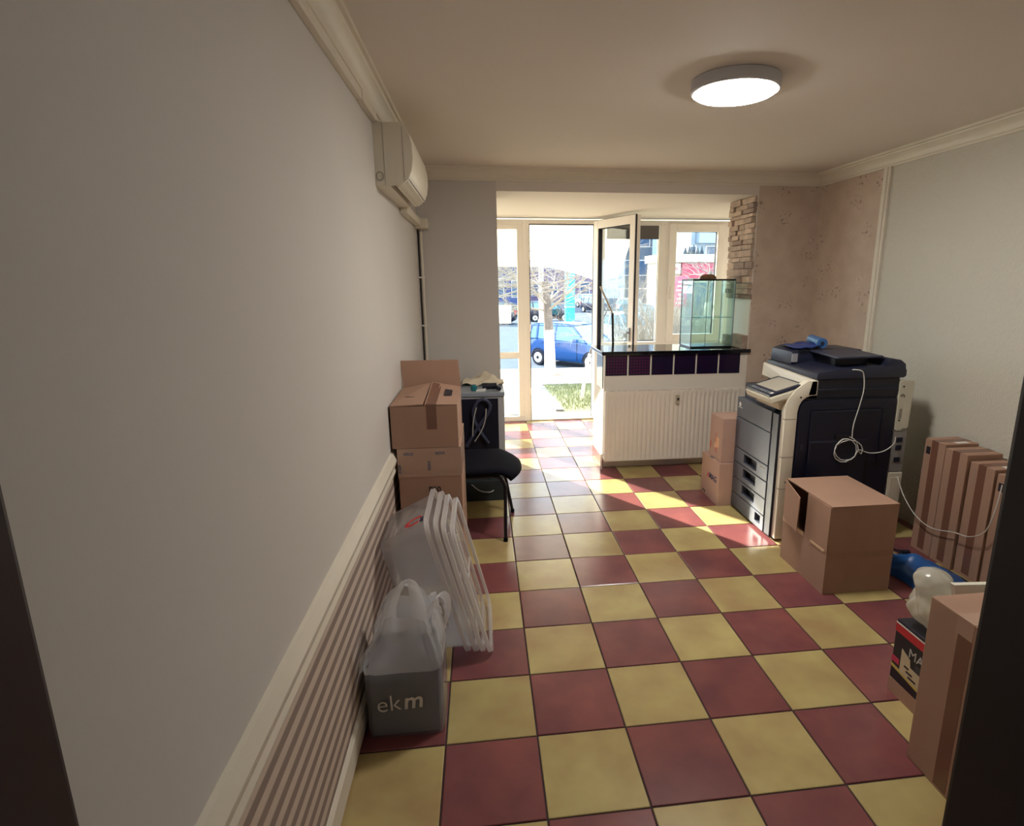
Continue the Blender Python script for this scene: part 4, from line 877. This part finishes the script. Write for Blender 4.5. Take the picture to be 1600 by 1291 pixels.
# cars
tyre = mat('tyre', (22, 24, 36), .8); rimm = mat('alloy', (206, 204, 198), .35, metal=.4); cglass = mat('car_glass', (96, 132, 146), .08); lampw = mat('headlight', (230, 228, 220), .15)
def make_car(name, label, col, paint_rough=.2, group=None):
    pm = mat('paint_'+col[0], col[1], paint_rough, coat=.6)
    t = thing(name, label, 'car', (0, 0, 0), 0, group)
    # stations along the length: x, bottom, belt height, half width
    stn = [(-1.77, .42, .80, .60), (-1.74, .30, .92, .70), (-1.60, .24, .98, .77), (-1.2, .22, 1.0, .79), (-.4, .22, .97, .80), (.5, .22, .95, .80), (.95, .22, .93, .79), (1.35, .24, .86, .77), (1.62, .26, .76, .72), (1.75, .32, .66, .62), (1.78, .40, .58, .52)]
    b = MB()
    for (x, zb, zt, hw) in stn:
        zm = (zb+zt)/2
        for (yy, zz) in ((-hw*.86, zb), (-hw*.985, zb+.10), (-hw, zm), (-hw*.985, zt-.06), (-hw*.90, zt), (0, zt+.015), (hw*.90, zt), (hw*.985, zt-.06), (hw, zm), (hw*.985, zb+.10), (hw*.86, zb)): b.v.append(Vector((x, yy, zz)))
    n = 11
    for i in range(len(stn)-1):
        for j in range(n): b.f.append((i*n+j, i*n+(j+1) % n, (i+1)*n+(j+1) % n, (i+1)*n+j))
    b.f.append(tuple(range(n))[::-1]); b.f.append(tuple((len(stn)-1)*n+j for j in range(n)))
    b.build('body', pm, t, smooth=45)
    g = [(-1.66, .72, 0), (-1.50, .60, .54), (-.6, .60, .60), (.10, .585, .585), (.95, .68, 0)]
    gm = MB()
    zs = [.97, 1.46, 1.52, 1.50, .925]
    low = [(-1.66, .97), (-1.30, .985), (-.5, .965), (.3, .945), (.97, .92)]; top = [(-1.60, 1.42), (-1.36, 1.51), (-.5, 1.54), (.10, 1.52), (.32, 1.47)]
    for (xl, zl), (xt, zt) in zip(low, top):
        for (x, yy, zz) in ((xl, -.735, zl), (xt, -.60, zt), (xt, .60, zt), (xl, .735, zl)): gm.v.append(Vector((x, yy, zz)))
    for i in range(4):
        for j in range(3): gm.f.append((i*4+j, i*4+j+1, (i+1)*4+j+1, (i+1)*4+j))
    gm.f.append((0, 1, 2, 3)); gm.f.append((16, 17, 18, 19)); gm.build('windows', cglass, t)
    rf = MB()
    for (xt, zt) in top:
        for yy in (-.615, -.45, 0, .45, .615): rf.v.append(Vector((xt, yy, zt+.008+.025*(1-(yy/.615)**2))))
    for i in range(4):
        for j in range(4): rf.f.append((i*5+j, i*5+j+1, (i+1)*5+j+1, (i+1)*5+j))
    rf.build('roof', pm, t, smooth=60, solid=.02)
    for s_ in (-1, 1):
        for (p, q, r) in (((.97, .735, .92), (.32, .605, 1.475), .028), ((-.42, .742, .96), (-.42, .608, 1.52), .035), ((-1.25, .742, .98), (-1.28, .608, 1.50), .05), ((-1.64, .735, .97), (-1.60, .605, 1.42), .06), ((-1.6, .612, 1.43), (.32, .612, 1.48), .02)):
            MB().tube([(p[0], p[1]*s_, p[2]), (q[0], q[1]*s_, q[2])], r, 6).build('pillar', pm, t)
        MB().box(.52, .66, s_*.80 if s_ > 0 else -.94, .94 if s_ > 0 else -.80, .93, 1.05).build('mirror', pm, t, bevel=.02)
        MB().hexa([(1.45, s_*.60, .66), (1.70, s_*.50, .60), (1.45, s_*.775, .66), (1.62, s_*.74, .60), (1.40, s_*.60, .80), (1.60, s_*.50, .745), (1.36, s_*.77, .82), (1.55, s_*.735, .755)]).build('headlight', lampw, t)
        MB().box(-1.775, -1.70, min(s_*.55, s_*.73), max(s_*.55, s_*.73), .72, 1.0).build('tail_light', ink_red, t)
        for x in (-.42, .60): MB().box(x-.004, x+.004, min(s_*.79, s_*.805), max(s_*.79, s_*.805), .30, .93).build('door_seam', tyre, t)
        for x in (-.30, -1.05): MB().box(x, x+.14, min(s_*.795, s_*.815), max(s_*.795, s_*.815), .83, .86).build('door_handle', pm, t)
        for x in (-1.13, 1.16):
            MB().tube([(x+.325*math.cos(q_*math.pi/12), s_*.795, .30+.325*math.sin(q_*math.pi/12)) for q_ in range(13)], .02, 6).build('arch_trim', tyre, t)
            w_ = MB().lathe([(.19, -.09), (.27, -.095), (.29, -.06), (.29, .06), (.27, .095), (.19, .09)], (x, s_*.74, .29), 24, 'y').build('wheel', tyre, t, smooth=50)
            rm = MB().lathe([(.05, -.1), (.19, -.088), (.19, .088), (.05, .1)], (x, s_*.745, .29), 24, 'y').build('rim', rimm, w_, smooth=40)
            MB().lathe([(.06, -.104), (.06, .104)], (x, s_*.745, .29), 12, 'y').build('hub', tyre, w_)
    MB().box(1.70, 1.79, -.40, .40, .36, .50).build('grille', tyre, t, bevel=.01); MB().box(1.785, 1.80, -.24, .24, .40, .49).build('number_plate', ink_white, t)
    return t
car = make_car('parked_car', 'blue hatchback parked at the kerb behind the whitewashed tree', ('blue', (18, 70, 132)))
ca = rdp = atz(843, 574, ZR); cb_ = atz(917, 575, ZR)
# wheels seen: rear (left) and front (right) on the near side
th = math.radians(-38)
def place(o, wheel, th, sc=1):   # wheel: where the near-side rear wheel touches the road
    o.rotation_euler = (0, 0, th); off = Vector((math.cos(th)*-1.13-math.sin(th)*-.74, math.sin(th)*-1.13+math.cos(th)*-.74, 0))
    o.location = Vector((wheel[0], wheel[1], ZR))-off
place(car, atz(843, 570, ZR), math.radians(-45))
base_dark = make_car('parked_car', 'black hatchback parked across the street behind the pale post', ('ink', (26, 28, 48)), group='cars parked across the street')
place(base_dark, atz(836, 503, ZR), math.radians(4))
def far_car(label, src, px, py, th):
    o = copy_tree(src); o['label'] = label; o['group'] = 'cars parked across the street'; place(o, atz(px, py, ZR), th); return o
far_car('black car parked across the street beyond the left glass panel', base_dark, 796, 505, math.radians(170))
base_w = make_car('parked_car', 'silver car parked across the street beside the turquoise column', ('silver', (206, 206, 200)), group='cars parked across the street')
place(base_w, atz(903, 480, ZR), math.radians(-60))
far_car('dark car parked between silver cars beyond the turquoise column', base_dark, 912, 488, math.radians(-65))
far_car('silver car seen through the open door leaf, nearest to the shrubs', base_w, 938, 536, math.radians(-70))
base_t = make_car('parked_car', 'teal car parked past the silver car near the shrubs', ('teal', (64, 118, 130)), group='cars parked across the street')
place(base_t, atz(972, 512, ZR), math.radians(-75))
far_car('silver car parked far along the street near the dark tower block', base_w, 966, 493, math.radians(-80))

# street furniture
tq = thing('advertising_column', 'tall turquoise advertising column beyond the blue car', 'column', (*atz(890, 506, ZR).xy, ZR))
MB().box(-.33, .33, -.33, .33, 0, 4.6).build('shaft', mat('turquoise', (48, 176, 184), .5), tq, bevel=.03)
MB().box(-.36, .36, -.36, .36, 4.6, 4.8).build('cap', mat('turq_cap', (40, 150, 160), .5), tq, bevel=.03)
for zz in (1.2, 2.3, 3.4): MB().box(-.335, .335, -.335, .335, zz, zz+.05).build('joint', ink_white, tq)
tag(MB().box(-.16, .16, -.16, .16, 0, 5.0).box(-.22, .22, -.22, .22, 0, .3).build('pale_post', mat('pale_post', (214, 218, 206), .6), loc=(*atz(846, 506, ZR).xy, ZR)), 'pale concrete post standing beside the black hatchback', 'post')
sgn = aty(785, 490, 11.0)
sg = thing('notice_board', 'small white notice board outside the left glass panel', 'sign', (sgn.x-.1, 11.0, gz(11.0)))
MB().box(-.25, .29, -.015, .015, sgn.z-.22-gz(11), sgn.z+.18-gz(11)).build('board', ink_white, sg); MB().box(-.25, -.20, -.03, .03, 0, sgn.z-gz(11)).build('post', steel, sg)

# buildings across the street
def building(label, x0, x1, y0, y1, z1, wallm, winrows, wincols, winm, zb=ZR, extra=None, ww=.55, wh=.5):
    t = thing('building', label, 'building', ((x0+x1)/2, y0, zb)); hw = (x1-x0)/2; h = z1-zb
    MB().box(-hw, hw, 0, y1-y0, 0, h).build('walls', wallm, t); MB().box(-hw-.2, hw+.2, -.2, y1-y0+.2, h, h+.35).build('roof', mat('roof_grey', (120, 126, 140), .8), t)
    fh = h/winrows; fw = 2*hw/wincols
    for r in range(winrows):
        for c in range(wincols):
            xa = -hw+fw*(c+.5-ww/2); za = fh*(r+.5-wh/2)
            w_ = MB().box(xa-.08, xa+fw*ww+.08, -.06, .02, za-.08, za+fh*wh+.08).build('window_surround', ink_white, t)
            MB().box(xa, xa+fw*ww, -.09, .0, za, za+fh*wh).build('window_pane', winm, w_)
    return t
wdk = mat('far_glass', (60, 84, 112), .15); navyw = mat('blue_render', (54, 72, 124), .8, var=.2, vscale=.3); purp = mat('mauve_render', (104, 94, 124), .85, var=.2, vscale=.3); teal_w = mat('slate_render', (92, 116, 140), .85, var=.15, vscale=.2)
creamw = mat('cream_render', (226, 214, 190), .85, var=.06, vscale=.3)
building('dark blue building across the street beyond the left glass panel', -9, 6.2, 74, 82, 11, navyw, 3, 6, wdk)
building('mauve building across the street behind the turquoise column', 7.2, 17.0, 84, 92, 10, purp, 3, 4, wdk)
building('long slate building far behind the row of parked cars', 18, 40, 96, 104, 9, teal_w, 3, 8, wdk)
b = building('dark grey tower block behind the narrow window pane', 14.6, 18.3, 58, 62, 22, mat('tower_grey', (84, 96, 112), .85, var=.1, vscale=.2), 8, 2, wdk)
b = building('pale apartment block with grey balconies behind the shrubs', 17.65, 31.65, 50, 56, 16, mat('pale_grey_render', (150, 168, 186), .85, var=.08, vscale=.2), 5, 5, wdk, ww=.62)
hw = 7.0
for r in range(1, 5): MB().box(-hw+2.2, hw, -1.1, 0, r*3.28-.2, r*3.28+.85).build('balcony', mat('balcony_grey', (132, 152, 172), .7), b)
MB().box(-hw-.6, -hw+1.6, -.6, .3, 0, 16.4).build('white_pilaster', creamw, b)
sh = thing('shop', 'low shop with crimson fascia and pink banner before the apartment block', 'shop', (20.4, 36.0, ZR))
MB().box(-8.2, 9, 0, 3.0, 0, 4.25).build('walls', creamw, sh); MB().box(-8.4, 9.2, -.5, 3.1, 4.25, 4.75).build('parapet', creamw, sh)
MB().box(-6.8, 3.4, -.35, .05, 3.2, 4.2).build('fascia', mat('crimson', (168, 40, 80), .5), sh)
MB().box(-7.9, -6.95, -.45, .05, 3.5, 4.15).build('sign_panel', ink_white, sh); MB().box(-7.7, -7.15, -.47, -.4, 3.7, 3.9).build('sign_mark', mat('salmon', (210, 120, 110), .5), sh)
MB().box(-7.4, -6.45, -.5, -.38, 1.3, 3.35).build('banner', mat('hot_pink', (226, 50, 116), .5), sh)
for k in range(6): MB().box(-7.2+.06*(k % 3), -6.7+.05*(k % 2), -.53, -.49, 1.5+k*.28, 1.5+k*.28+.12).build('banner_mark', ink_white, sh)
MB().box(-6.3, 8, -.05, .06, .4, 2.9).build('shop_window', wdk, sh)
for k in range(5):
    p = Vector((14.0+k*.29, 36.3, ZR+4.75))
    def pot(u, v, k=k): 
        r = .13*(1-v)**.7*(1+.25*math.sin(9*u*6.28+20*v)); return (r*math.cos(6.283*u), r*math.sin(6.283*u), (.5+.1*(k % 3))*v)
    c_ = thing('conifer', 'small dark conifer on the shop roof', 'tree', p, 0, 'conifers on the shop roof'); MB().grid(pot, 18, 9, True).build('foliage', mat('conifer_green', (44, 62, 76), .9), c_)
    MB().tube([(0, 0, .0), (0, 0, .1)], .02).build('stem', bark, c_)

# canvas awning over the door, hanging low and wavy at its front edge
cv = bpy.data.materials.new('canvas'); cv.use_nodes = True; nt = cv.node_tree; nt.nodes.remove(nt.nodes['Principled BSDF'])
d = nt.nodes.new('ShaderNodeBsdfDiffuse'); d.inputs[0].default_value = (*lin((214, 204, 182)), 1); tl_ = nt.nodes.new('ShaderNodeBsdfTranslucent'); tl_.inputs[0].default_value = (*lin((190, 181, 160)), 1)
mx = nt.nodes.new('ShaderNodeMixShader'); mx.inputs[0].default_value = .6; nt.links.new(d.outputs[0], mx.inputs[1]); nt.links.new(tl_.outputs[0], mx.inputs[2]); nt.links.new(mx.outputs[0], nt.nodes['Material Output'].inputs[0])
aw = thing('awning', 'cream canvas awning with wavy hanging edge outside the door', 'awning', (0, 0, 0))
AX0, AX1, AY = -.55, 2.10, 6.2
zedge = lambda x: 1.82 if x < .95 else (1.82-.20*((x-.95)/.85)**1.6 if x < 1.8 else 1.62+.12*((x-1.8)/.65))
def sheet(u, v):
    x = AX0+(AX1-AX0)*u; e = zedge(x); return (x, 4.99+(AY-4.99)*v, 2.62+(e-2.62)*v-.04*math.sin(math.pi*v))
MB().grid(sheet, 60, 10).build('canopy', cv, aw, smooth=60)
for x in (AX0+.05, AX1-.05): MB().tube([(x, 4.98, 2.70), (x, AY, 1.90)], .012, 8).build('arm', steel, aw)
MB().box(AX0, AX1, 4.96, 5.06, 2.56, 2.68).build('cassette', pvc_m, aw)
